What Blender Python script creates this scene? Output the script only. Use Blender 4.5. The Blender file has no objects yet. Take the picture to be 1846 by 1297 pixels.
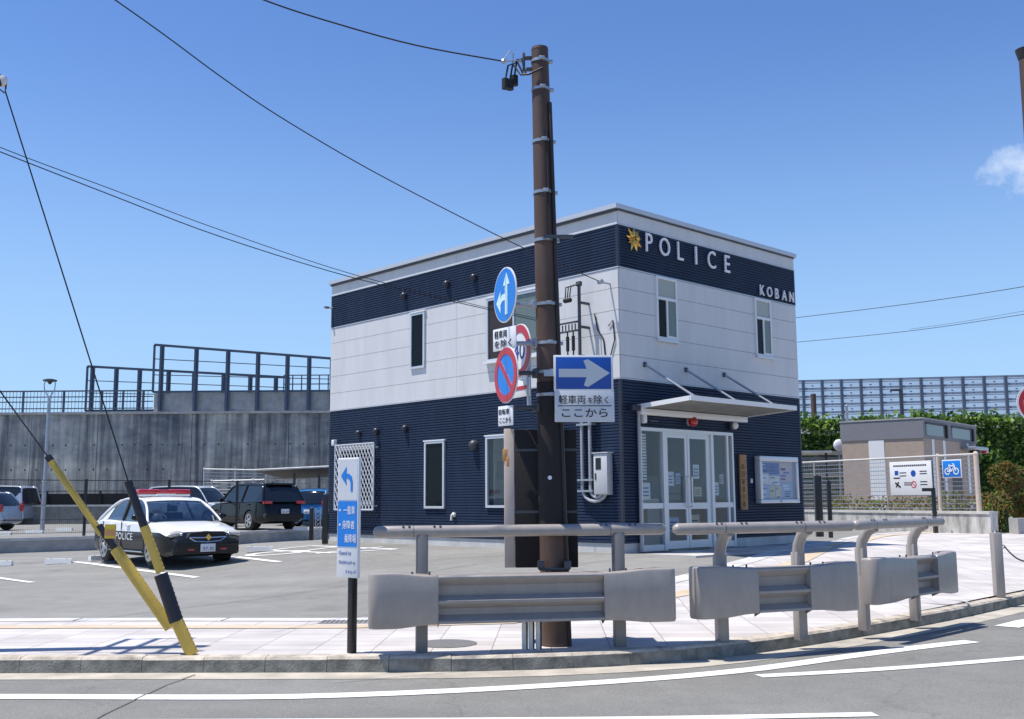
import bpy, bmesh, math, random
from mathutils import Vector, Matrix
random.seed(7)
SC = bpy.context.scene
COL = SC.collection
R = math.radians

# ------------------------------------------------------------------ camera
FPX, PITCH, ROLL, EYE = 1885.5, .132378, -.006314, 1.5
cF = Vector((0, math.cos(PITCH), math.sin(PITCH)))
_r = Vector((1, 0, 0)); _u = Vector((0, -math.sin(PITCH), math.cos(PITCH)))
cR = math.cos(ROLL)*_r + math.sin(ROLL)*_u
cU = -math.sin(ROLL)*_r + math.cos(ROLL)*_u
cO = Vector((0, 0, EYE))
cam = bpy.data.cameras.new('camera'); camo = bpy.data.objects.new('camera', cam); COL.objects.link(camo)
cam.sensor_width = 36; cam.lens = FPX/1846*36; cam.clip_start = .1; cam.clip_end = 3000
camo.matrix_world = Matrix(((cR.x, cU.x, -cF.x, cO.x), (cR.y, cU.y, -cF.y, cO.y), (cR.z, cU.z, -cF.z, cO.z), (0, 0, 0, 1)))
SC.camera = camo

# ------------------------------------------------------------------ sun + sky
SUN = Vector((-.93, -.10, 2.5)).normalized()
SUN_EL = math.asin(SUN.z); SUN_ROT = math.atan2(SUN.x, SUN.y)
sl = bpy.data.lights.new('sun', 'SUN'); sl.energy = 4.8; sl.angle = R(.5); sl.color = (1, .955, .89)
slo = bpy.data.objects.new('sun', sl); COL.objects.link(slo)
slo.rotation_euler = SUN.to_track_quat('Z', 'Y').to_euler(); slo.location = (-20, 0, 40)
W = bpy.data.worlds.new('World'); SC.world = W; W.use_nodes = True
SC.view_settings.view_transform = 'Standard'; SC.view_settings.look = 'None'
SC.view_settings.exposure = .35; SC.view_settings.gamma = 1
def ray(px, py): return cF + cR*((px-923)/FPX) + cU*((648.5-py)/FPX)
def world_nodes():
    nt = W.node_tree; N = nt.nodes; L = nt.links; N.clear()
    out = N.new('ShaderNodeOutputWorld'); bg = N.new('ShaderNodeBackground'); bg.inputs['Strength'].default_value = .120
    sky = N.new('ShaderNodeTexSky'); sky.sky_type = 'NISHITA'; sky.sun_disc = False
    sky.sun_elevation = SUN_EL; sky.sun_rotation = SUN_ROT
    sky.altitude = 300; sky.air_density = 1.1; sky.dust_density = 0; sky.ozone_density = 2.2
    tc = N.new('ShaderNodeTexCoord')
    hs = N.new('ShaderNodeHueSaturation'); hs.inputs['Hue'].default_value = .512; hs.inputs['Saturation'].default_value = 1.22; hs.inputs['Value'].default_value = 1.06
    # low haze: the last degrees above the horizon pale to an even light blue
    sx = N.new('ShaderNodeSeparateXYZ'); L.new(tc.outputs['Generated'], sx.inputs[0])
    hz = N.new('ShaderNodeMapRange'); hz.interpolation_type = 'SMOOTHSTEP'; hz.inputs[1].default_value = -.02; hz.inputs[2].default_value = .42; hz.inputs[3].default_value = .85; hz.inputs[4].default_value = 0
    L.new(sx.outputs['Z'], hz.inputs[0])
    hm = N.new('ShaderNodeMix'); hm.data_type = 'RGBA'; hm.inputs[7].default_value = (2.35, 3.95, 6.3, 1); L.new(hz.outputs[0], hm.inputs[0])
    L.new(sky.outputs[0], hs.inputs['Color']); L.new(hs.outputs[0], hm.inputs[6])
    # a small fair-weather cloud low on the right
    d = ray(1850, 302).normalized()
    mp = N.new('ShaderNodeVectorMath'); mp.operation = 'SUBTRACT'; mp.inputs[1].default_value = d
    L.new(tc.outputs['Generated'], mp.inputs[0])
    sc = N.new('ShaderNodeVectorMath'); sc.operation = 'MULTIPLY'; sc.inputs[1].default_value = (26, 26, 52)
    L.new(mp.outputs[0], sc.inputs[0])
    ln = N.new('ShaderNodeVectorMath'); ln.operation = 'LENGTH'; L.new(sc.outputs[0], ln.inputs[0])
    nz = N.new('ShaderNodeTexNoise'); nz.inputs['Scale'].default_value = 42; nz.inputs['Detail'].default_value = 7; nz.inputs['Roughness'].default_value = .6
    L.new(tc.outputs['Generated'], nz.inputs['Vector'])
    ma = N.new('ShaderNodeMath'); ma.operation = 'MULTIPLY_ADD'; ma.inputs[1].default_value = 2.6; ma.inputs[2].default_value = -.75
    L.new(nz.outputs[0], ma.inputs[0])
    sb = N.new('ShaderNodeMath'); sb.operation = 'SUBTRACT'; L.new(ma.outputs[0], sb.inputs[0]); L.new(ln.outputs['Value'], sb.inputs[1])
    ad = N.new('ShaderNodeMath'); ad.operation = 'ADD'; ad.use_clamp = True; ad.inputs[1].default_value = .50; L.new(sb.outputs[0], ad.inputs[0])
    mx = N.new('ShaderNodeMix'); mx.data_type = 'RGBA'; mx.inputs[7].default_value = (4.6, 5.4, 6.8, 1)
    L.new(ad.outputs[0], mx.inputs[0]); L.new(hm.outputs[2], mx.inputs[6])
    L.new(mx.outputs[2], bg.inputs['Color']); L.new(bg.outputs[0], out.inputs['Surface'])
world_nodes()

# ------------------------------------------------------------------ placing helpers (photo pixel -> place in the world)
def at(px, py, Y):
    d = ray(px, py); return cO + d*(Y/d.y)
def onz(px, py, z):
    d = ray(px, py); return cO + d*((z-EYE)/d.z)
YAW = .757952
BC = Vector((2.1485, 20.656, .4453)); BL1, BL2, BH = 10.264, 6.578, 6.96
uR = Vector((math.cos(YAW), math.sin(YAW), 0)); uL = Vector((-math.sin(YAW), math.cos(YAW), 0))
def BL(px, py):
    d = ray(px, py); t = ((BC-cO).dot(uR))/d.dot(uR); P = cO+d*t-BC; return P.dot(uL), P.z
def BR(px, py):
    d = ray(px, py); t = ((BC-cO).dot(uL))/d.dot(uL); P = cO+d*t-BC; return P.dot(uR), P.z
def sstep(t): t = max(0, min(1, t)); return t*t*(3-2*t)
def GZ(x, y):
    rx = x-BC.x; ry = y-BC.y
    a = rx*uR.x+ry*uR.y; b = rx*uL.x+ry*uL.y
    qx = max(-a, 0, a-BL2); qy = max(-b, 0, b-BL1)
    z1 = .44*(1-sstep(math.hypot(qx, qy)/8))
    z2 = .42*sstep((y-17)/13)*sstep((x-4)/7)
    return max(z1, z2)
def gnd(px, py, dz=0):
    z = 0
    for i in range(40):
        P = onz(px, py, z+dz); z = .5*z+.5*GZ(P.x, P.y)
    return onz(px, py, z+dz)

# ------------------------------------------------------------------ materials
def mat(name, col, rough=.6, metal=0, var=0, scale=4, bump=0, bscale=60, streak=0, spec=.5, coat=0, stretch=None, dark=None):
    m = bpy.data.materials.new(name); m.use_nodes = True
    nt = m.node_tree; N = nt.nodes; L = nt.links; b = N['Principled BSDF']
    b.inputs['Base Color'].default_value = (*col, 1); b.inputs['Roughness'].default_value = rough
    b.inputs['Metallic'].default_value = metal; b.inputs['Specular IOR Level'].default_value = spec
    if coat: b.inputs['Coat Weight'].default_value = coat; b.inputs['Coat Roughness'].default_value = .04
    if var or bump:
        geo = N.new('ShaderNodeNewGeometry'); mpn = N.new('ShaderNodeMapping'); L.new(geo.outputs['Position'], mpn.inputs['Vector'])
        if stretch: mpn.inputs['Scale'].default_value = stretch
    if var:
        n = N.new('ShaderNodeTexNoise'); n.inputs['Scale'].default_value = scale; n.inputs['Detail'].default_value = 6; n.inputs['Roughness'].default_value = .62
        L.new(mpn.outputs[0], n.inputs['Vector'])
        mr = N.new('ShaderNodeMapRange'); mr.inputs[1].default_value = .3; mr.inputs[2].default_value = .7
        L.new(n.outputs[0], mr.inputs[0])
        mx = N.new('ShaderNodeMix'); mx.data_type = 'RGBA'
        lo = dark if dark else tuple(c*(1-var) for c in col)
        mx.inputs[6].default_value = (*lo, 1); mx.inputs[7].default_value = (*[min(1, c*(1+var*.6)) for c in col], 1)
        L.new(mr.outputs[0], mx.inputs[0]); L.new(mx.outputs[2], b.inputs['Base Color'])
    if bump:
        n2 = N.new('ShaderNodeTexNoise'); n2.inputs['Scale'].default_value = bscale; n2.inputs['Detail'].default_value = 4
        L.new(mpn.outputs[0], n2.inputs['Vector'])
        bp = N.new('ShaderNodeBump'); bp.inputs['Strength'].default_value = bump; bp.inputs['Distance'].default_value = .02
        L.new(n2.outputs[0], bp.inputs['Height']); L.new(bp.outputs[0], b.inputs['Normal'])
    return m
def nodes_of(m): return m.node_tree.nodes, m.node_tree.links, m.node_tree.nodes['Principled BSDF']

def asphalt(name, base, patch):
    m = mat(name, base, .85); N, L, b = nodes_of(m)
    geo = N.new('ShaderNodeNewGeometry')
    def noise(s, d=6, st=None):
        n = N.new('ShaderNodeTexNoise'); n.inputs['Scale'].default_value = s; n.inputs['Detail'].default_value = d
        if st:
            mp = N.new('ShaderNodeMapping'); mp.inputs['Scale'].default_value = st; L.new(geo.outputs['Position'], mp.inputs['Vector']); L.new(mp.outputs[0], n.inputs['Vector'])
        else: L.new(geo.outputs['Position'], n.inputs['Vector'])
        return n
    fine = noise(90, 3); mid = noise(.7, 7, (.35, 1, 1)); wear = noise(2.6, 5)
    def rng(n, a, b_, c, d):
        r_ = N.new('ShaderNodeMapRange'); r_.inputs[1].default_value = a; r_.inputs[2].default_value = b_; r_.inputs[3].default_value = c; r_.inputs[4].default_value = d
        L.new(n.outputs[0], r_.inputs[0]); return r_
    f = rng(fine, .3, .7, .72, 1.28); g = rng(mid, .3, .7, 1-patch, 1+patch); w = rng(wear, .35, .65, .94, 1.06)
    m1 = N.new('ShaderNodeMath'); m1.operation = 'MULTIPLY'; L.new(f.outputs[0], m1.inputs[0]); L.new(g.outputs[0], m1.inputs[1])
    m2 = N.new('ShaderNodeMath'); m2.operation = 'MULTIPLY'; L.new(m1.outputs[0], m2.inputs[0]); L.new(w.outputs[0], m2.inputs[1])
    # hairline cracks and dark stains with a shape of their own
    vd = N.new('ShaderNodeVectorMath'); vd.operation = 'ADD'; wob = noise(1.4, 5); vs_ = N.new('ShaderNodeVectorMath'); vs_.operation = 'SCALE'; vs_.inputs['Scale'].default_value = .9
    L.new(wob.outputs['Color'], vs_.inputs[0]); L.new(geo.outputs['Position'], vd.inputs[0]); L.new(vs_.outputs[0], vd.inputs[1])
    vo = N.new('ShaderNodeTexVoronoi'); vo.feature = 'DISTANCE_TO_EDGE'; vo.inputs['Scale'].default_value = .22; L.new(vd.outputs[0], vo.inputs['Vector'])
    ck = N.new('ShaderNodeMapRange'); ck.inputs[1].default_value = 0; ck.inputs[2].default_value = .006; ck.inputs[3].default_value = .84; ck.inputs[4].default_value = 1; L.new(vo.outputs['Distance'], ck.inputs[0])
    st = noise(.55, 4); sr = N.new('ShaderNodeMapRange'); sr.inputs[1].default_value = .60; sr.inputs[2].default_value = .72; sr.inputs[3].default_value = 1; sr.inputs[4].default_value = .80; L.new(st.outputs[0], sr.inputs[0])
    m3 = N.new('ShaderNodeMath'); m3.operation = 'MULTIPLY'; L.new(ck.outputs[0], m3.inputs[0]); L.new(sr.outputs[0], m3.inputs[1])
    m4 = N.new('ShaderNodeMath'); m4.operation = 'MULTIPLY'; L.new(m2.outputs[0], m4.inputs[0]); L.new(m3.outputs[0], m4.inputs[1]); m2 = m4
    vm = N.new('ShaderNodeVectorMath'); vm.operation = 'SCALE'; vm.inputs[0].default_value = base; L.new(m2.outputs[0], vm.inputs['Scale'])
    L.new(vm.outputs[0], b.inputs['Base Color'])
    bp = N.new('ShaderNodeBump'); bp.inputs['Strength'].default_value = .35; bp.inputs['Distance'].default_value = .006
    L.new(fine.outputs[0], bp.inputs['Height']); L.new(bp.outputs[0], b.inputs['Normal'])
    return m

def paver_mat():
    m = mat('paver', (.47, .44, .42), .85); N, L, b = nodes_of(m)
    geo = N.new('ShaderNodeNewGeometry'); mp = N.new('ShaderNodeMapping'); mp.inputs['Rotation'].default_value = (0, 0, R(2))
    L.new(geo.outputs['Position'], mp.inputs['Vector'])
    br = N.new('ShaderNodeTexBrick'); br.offset = 0; br.inputs['Scale'].default_value = 1
    br.inputs['Brick Width'].default_value = .6; br.inputs['Row Height'].default_value = .3; br.inputs['Mortar Size'].default_value = .006
    br.inputs['Color1'].default_value = (.47, .435, .41, 1); br.inputs['Color2'].default_value = (.58, .55, .525, 1); br.inputs['Mortar'].default_value = (.27, .235, .215, 1)
    L.new(mp.outputs[0], br.inputs['Vector'])
    n = N.new('ShaderNodeTexNoise'); n.inputs['Scale'].default_value = 1.3; n.inputs['Detail'].default_value = 8; L.new(geo.outputs['Position'], n.inputs['Vector'])
    n2 = N.new('ShaderNodeTexNoise'); n2.inputs['Scale'].default_value = 70; n2.inputs['Detail'].default_value = 3; L.new(geo.outputs['Position'], n2.inputs['Vector'])
    r1 = N.new('ShaderNodeMapRange'); r1.inputs[1].default_value = .3; r1.inputs[2].default_value = .7; r1.inputs[3].default_value = .80; r1.inputs[4].default_value = 1.08; L.new(n.outputs[0], r1.inputs[0])
    r2 = N.new('ShaderNodeMapRange'); r2.inputs[1].default_value = .3; r2.inputs[2].default_value = .7; r2.inputs[3].default_value = .9; r2.inputs[4].default_value = 1.08; L.new(n2.outputs[0], r2.inputs[0])
    mm = N.new('ShaderNodeMath'); mm.operation = 'MULTIPLY'; L.new(r1.outputs[0], mm.inputs[0]); L.new(r2.outputs[0], mm.inputs[1])
    vm = N.new('ShaderNodeVectorMath'); vm.operation = 'SCALE'; L.new(br.outputs[0], vm.inputs[0]); L.new(mm.outputs[0], vm.inputs['Scale'])
    L.new(vm.outputs[0], b.inputs['Base Color'])
    return m

def concrete_wall_mat():
    m = mat('stained_concrete', (.12, .13, .14), .9); N, L, b = nodes_of(m)
    geo = N.new('ShaderNodeNewGeometry')
    def noise(st, s, d=6):
        mp = N.new('ShaderNodeMapping'); mp.inputs['Scale'].default_value = st; L.new(geo.outputs['Position'], mp.inputs['Vector'])
        n = N.new('ShaderNodeTexNoise'); n.inputs['Scale'].default_value = s; n.inputs['Detail'].default_value = d; n.inputs['Roughness'].default_value = .65
        L.new(mp.outputs[0], n.inputs['Vector']); return n
    a = noise((2.2, 0, .10), 1.0, 8); c = noise((.22, 0, .5), 1.0, 5); d_ = noise((1, 0, 1), 1.6, 8)
    def ramp(n, lo, hi, c0, c1):
        r_ = N.new('ShaderNodeValToRGB'); r_.color_ramp.elements[0].position = lo; r_.color_ramp.elements[1].position = hi
        r_.color_ramp.elements[0].color = (*c0, 1); r_.color_ramp.elements[1].color = (*c1, 1); L.new(n.outputs[0], r_.inputs[0]); return r_
    ra = ramp(a, .34, .66, (.28, .30, .33), (1.45, 1.40, 1.30)); rc = ramp(c, .35, .65, (.55, .59, .66), (1.4, 1.36, 1.26)); rd = ramp(d_, .3, .7, (.72, .72, .72), (1.2, 1.2, 1.2))
    m1 = N.new('ShaderNodeVectorMath'); m1.operation = 'MULTIPLY'; L.new(ra.outputs[0], m1.inputs[0]); L.new(rc.outputs[0], m1.inputs[1])
    m2 = N.new('ShaderNodeVectorMath'); m2.operation = 'MULTIPLY'; L.new(m1.outputs[0], m2.inputs[0]); L.new(rd.outputs[0], m2.inputs[1])
    m3 = N.new('ShaderNodeVectorMath'); m3.operation = 'MULTIPLY'; L.new(m2.outputs[0], m3.inputs[0]); m3.inputs[1].default_value = (.365, .36, .35)
    L.new(m3.outputs[0], b.inputs['Base Color'])
    return m

def glass_mat(name, tint, refl=.25, rough=.02):
    m = bpy.data.materials.new(name); m.use_nodes = True; nt = m.node_tree; N = nt.nodes; L = nt.links
    N.remove(N['Principled BSDF']); out = N['Material Output']
    tr = N.new('ShaderNodeBsdfTransparent'); tr.inputs[0].default_value = (*tint, 1)
    gl = N.new('ShaderNodeBsdfGlossy'); gl.inputs['Roughness'].default_value = rough; gl.inputs[0].default_value = (.9, .95, 1, 1)
    lw = N.new('ShaderNodeLayerWeight'); lw.inputs[0].default_value = .5
    pw = N.new('ShaderNodeMath'); pw.operation = 'POWER'; pw.inputs[1].default_value = 4; L.new(lw.outputs['Facing'], pw.inputs[0])
    mr = N.new('ShaderNodeMapRange'); mr.inputs[1].default_value = 0; mr.inputs[2].default_value = 1; mr.inputs[3].default_value = refl*.25; mr.inputs[4].default_value = .9; L.new(pw.outputs[0], mr.inputs[0])
    mx = N.new('ShaderNodeMixShader'); L.new(mr.outputs[0], mx.inputs[0]); L.new(tr.outputs[0], mx.inputs[1]); L.new(gl.outputs[0], mx.inputs[2])
    L.new(mx.outputs[0], out.inputs['Surface']); return m

M = {}
M['road'] = asphalt('road_asphalt', (.182, .178, .160), .12)
M['lot'] = asphalt('lot_asphalt', (.218, .212, .192), .15)
M['paver'] = paver_mat()
M['tactile'] = mat('tactile_yellow', (.55, .44, .31), .8, var=.15, scale=3, bump=.3, bscale=30)
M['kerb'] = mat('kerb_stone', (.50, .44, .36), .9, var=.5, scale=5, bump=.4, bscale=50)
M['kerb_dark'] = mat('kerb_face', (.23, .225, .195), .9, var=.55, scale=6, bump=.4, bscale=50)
M['gutter'] = mat('gutter_concrete', (.44, .40, .33), .9, var=.3, scale=2.5, bump=.3, bscale=40)
M['line'] = mat('road_paint', (.80, .80, .78), .7, bump=.2, bscale=80)
def worn(m, under):
    N, L, b = nodes_of(m); geo = N.new('ShaderNodeNewGeometry'); n = N.new('ShaderNodeTexNoise'); n.inputs['Scale'].default_value = 14; n.inputs['Detail'].default_value = 8; n.inputs['Roughness'].default_value = .75
    L.new(geo.outputs['Position'], n.inputs['Vector']); r_ = N.new('ShaderNodeMapRange'); r_.inputs[1].default_value = .60; r_.inputs[2].default_value = .70; L.new(n.outputs[0], r_.inputs[0])
    n2 = N.new('ShaderNodeTexNoise'); n2.inputs['Scale'].default_value = 2; n2.inputs['Detail'].default_value = 5; L.new(geo.outputs['Position'], n2.inputs['Vector'])
    mx = N.new('ShaderNodeMix'); mx.data_type = 'RGBA'; mx.inputs[6].default_value = (.82, .82, .80, 1); mx.inputs[7].default_value = (.62, .62, .60, 1); L.new(n2.outputs[0], mx.inputs[0])
    m2 = N.new('ShaderNodeMix'); m2.data_type = 'RGBA'; m2.inputs[7].default_value = (*under, 1); L.new(r_.outputs[0], m2.inputs[0]); L.new(mx.outputs[2], m2.inputs[6]); L.new(m2.outputs[2], b.inputs['Base Color'])
worn(M['line'], (.22, .215, .2))
M['crack'] = mat('tar_crack', (.150, .147, .138), .9)
M['concrete'] = mat('concrete', (.40, .39, .37), .9, var=.25, scale=3, bump=.3, bscale=40)
M['concrete_lt'] = mat('pale_concrete', (.56, .55, .52), .9, var=.2, scale=2, bump=.3, bscale=40)
M['wallc'] = concrete_wall_mat()
M['navy'] = mat('navy_siding', (.018, .032, .066), .5, var=.22, scale=3, stretch=(1, 1, .15), spec=.22)
M['white'] = mat('white_panel', (.625, .622, .615), .5, var=.085, scale=3, stretch=(1, 1, .18), bump=.03, bscale=2)
M['gap'] = mat('panel_joint', (.12, .12, .13), .8)
M['coping'] = mat('coping_metal', (.55, .57, .60), .4, metal=.3)
M['alu'] = mat('aluminium_frame', (.62, .64, .66), .35, metal=.35)
M['alu_w'] = mat('white_frame', (.74, .74, .73), .4)
M['steel'] = mat('galvanised_steel', (.42, .44, .47), .4, metal=.7, var=.15, scale=8)
M['steel_d'] = mat('dark_steel', (.07, .075, .085), .45, metal=.3)
M['black'] = mat('black_paint', (.012, .012, .014), .4)
M['blackm'] = mat('matte_black', (.02, .02, .02), .8)
M['navyblk'] = mat('navy_plastic', (.02, .024, .04), .4)
M['pole'] = mat('brown_pole', (.092, .053, .038), .6, var=.3, scale=5, stretch=(1, 1, .25), bump=.1, bscale=30)
M['pole_d'] = mat('pole_sheet', (.014, .010, .010), .75, var=.2, scale=6, bump=.25, bscale=140)
M['brown_d'] = mat('dark_brown', (.03, .022, .02), .55, var=.15, scale=5)
M['beige'] = mat('beige_and_lit_side', (.60, .49, .41), .6, var=.1, scale=4)
M['rail'] = mat('beige_rail_paint', (.33, .297, .27), .34, coat=.1, var=.10, scale=9, stretch=(1, 1, .5), bump=.10, bscale=18)
M['rail2'] = mat('grey_rail_paint', (.21, .197, .187), .5, var=.12, scale=4)
M['glass_dk'] = mat('window_glass', (.006, .009, .011), .05, spec=.14)
M['glass_cl'] = glass_mat('clear_glass', (.88, .91, .91), .10)
M['curtain'] = mat('curtain_glass', (.13, .165, .15), .12, var=.12, scale=3, stretch=(4, 4, .3), spec=.7)
M['frost'] = mat('frosted_glass', (.36, .37, .32), .15, spec=.6)
M['car_gl'] = glass_mat('car_glass', (.30, .36, .40), .5)
M['car_gd'] = mat('dark_car_glass', (.010, .014, .020), .05, spec=.6)
M['carw'] = mat('white_car_paint', (.74, .74, .73), .3, coat=.6)
M['carb'] = mat('black_car_paint', (.006, .007, .009), .22, spec=.35, coat=.15)
M['cars'] = mat('silver_car_paint', (.42, .45, .50), .3, metal=.5, coat=.5)
M['carl'] = mat('pale_car_paint', (.58, .62, .66), .3, metal=.3, coat=.5)
M['carbl'] = mat('blue_car_paint', (.02, .14, .34), .3, metal=.2, coat=.7)
M['tyre'] = mat('tyre_rubber', (.018, .018, .018), .85)
M['rim'] = mat('alloy_rim', (.52, .52, .53), .3, metal=.8)
M['chrome'] = mat('chrome', (.75, .75, .76), .12, metal=1)
M['lens'] = mat('headlight_lens', (.55, .52, .44), .12, coat=1)
M['redl'] = mat('red_lens', (.50, .012, .02), .2, coat=.8)
M['redlamp'] = mat('red_lamp_globe', (.42, .012, .015), .25, coat=.6)
M['seat'] = mat('seat_fabric', (.10, .10, .115), .9)
M['gold'] = mat('gold_emblem', (.72, .46, .13), .3, metal=.85)
M['letter'] = mat('letter_enamel', (.82, .80, .82), .4)
M['s_blue'] = mat('sign_blue', (.008, .075, .37), .35)
M['s_blue2'] = mat('sign_bright_blue', (.01, .19, .62), .35)
M['s_red'] = mat('sign_red', (.46, .02, .03), .35)
M['s_white'] = mat('sign_white', (.74, .75, .76), .4)
M['s_grey'] = mat('sign_back_grey', (.34, .35, .38), .45, metal=.4)
M['s_pale'] = mat('sign_pale', (.60, .80, .80), .4)
M['ink'] = mat('sign_ink', (.015, .015, .018), .6)
M['ink_b'] = mat('sign_ink_blue', (.02, .05, .26), .5)
M['ink_g'] = mat('sign_ink_greyblue', (.25, .30, .48), .5)
M['yellow'] = mat('guard_yellow', (.58, .40, .075), .55, var=.12, scale=9)
M['guardb'] = mat('guard_black', (.014, .014, .022), .5)
M['tagy'] = mat('tag_yellow', (.62, .48, .03), .5)
M['tago'] = mat('tag_orange', (.62, .30, .10), .5)
M['wood'] = mat('name_board_wood', (.36, .20, .085), .6, var=.2, scale=6, stretch=(6, 6, .6))
M['inter'] = mat('interior_wall', (.84, .85, .84), .8)
M['interf'] = mat('interior_floor', (.52, .52, .52), .6)
M['wire'] = mat('cable_black', (.012, .012, .014), .6)
M['porc'] = mat('porcelain', (.72, .68, .62), .3)
M['pipe'] = mat('grey_pipe', (.33, .34, .36), .5)
M['pipe_w'] = mat('white_pipe', (.68, .67, .64), .5)
M['meter'] = mat('meter_box_paint', (.52, .53, .53), .5)
M['meter_s'] = mat('meter_box_side', (.40, .41, .42), .5)
M['leaf'] = mat('leaf_green', (.075, .15, .026), .6, var=.2, scale=3)
M['leaf2'] = mat('leaf_bright', (.20, .30, .065), .5)
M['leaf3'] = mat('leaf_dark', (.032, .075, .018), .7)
M['leafb'] = mat('leaf_olive', (.16, .115, .045), .7)
M['leafb2'] = mat('leaf_rust', (.20, .11, .045), .7)
def leafy(m):
    nt = m.node_tree; N = nt.nodes; L = nt.links; b = N['Principled BSDF']; out = N['Material Output']
    tr = N.new('ShaderNodeBsdfTranslucent'); c = b.inputs['Base Color'].default_value; tr.inputs[0].default_value = (min(1, c[0]*1.7), min(1, c[1]*1.7), c[2]*.9, 1)
    mx = N.new('ShaderNodeMixShader'); mx.inputs[0].default_value = .45; L.new(b.outputs[0], mx.inputs[1]); L.new(tr.outputs[0], mx.inputs[2]); L.new(mx.outputs[0], out.inputs[0])
for k_ in ('leaf', 'leaf2', 'leaf3', 'leafb', 'leafb2'): leafy(M[k_])
M['bark'] = mat('bark', (.09, .06, .04), .9)
M['tile'] = mat('brown_tile', (.40, .315, .25), .8, var=.1, scale=5)
M['tgrey'] = mat('toilet_fascia', (.20, .20, .215), .7, var=.06, scale=3)
M['scr'] = mat('screen_frame', (.065, .09, .135), .5)
M['nb_post'] = mat('barrier_post', (.09, .115, .16), .5)
M['nb_bar'] = mat('barrier_bar', (.16, .20, .27), .5)
M['nb_pan'] = glass_mat('barrier_panel', (.80, .83, .88), .3, .2)
def milky(m, f):
    nt = m.node_tree; N = nt.nodes; L = nt.links; out = N['Material Output']; src = out.inputs[0].links[0].from_socket
    df = N.new('ShaderNodeBsdfTranslucent'); df.inputs[0].default_value = (.85, .87, .9, 1); d2 = N.new('ShaderNodeBsdfDiffuse'); d2.inputs[0].default_value = (.85, .87, .9, 1)
    a = N.new('ShaderNodeMixShader'); a.inputs[0].default_value = .5; L.new(df.outputs[0], a.inputs[1]); L.new(d2.outputs[0], a.inputs[2])
    b = N.new('ShaderNodeMixShader'); b.inputs[0].default_value = f; L.new(src, b.inputs[1]); L.new(a.outputs[0], b.inputs[2]); L.new(b.outputs[0], out.inputs[0])
milky(M['nb_pan'], .55)
M['slat'] = mat('grey_slat', (.22, .22, .20), .8, var=.3, scale=4)
M['slat_lt'] = mat('pale_slat', (.42, .38, .32), .8, var=.2, scale=4)
M['manhole'] = mat('manhole_iron', (.16, .16, .155), .7, var=.3, scale=30, bump=.6, bscale=60)
M['grate'] = mat('drain_grate', (.10, .11, .12), .7)
M['board_bg'] = mat('board_back', (.32, .36, .45), .6)
PAP = [mat('poster_%s' % n, c, .6) for n, c in (('white', (.62, .64, .66)), ('blue', (.05, .10, .36)), ('cream', (.52, .47, .34)), ('pink', (.50, .40, .46)), ('sky', (.30, .42, .62)), ('navy', (.02, .03, .10)))]
M['apron'] = mat('apron_concrete', (.50, .48, .45), .85, var=.15, scale=2)

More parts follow.
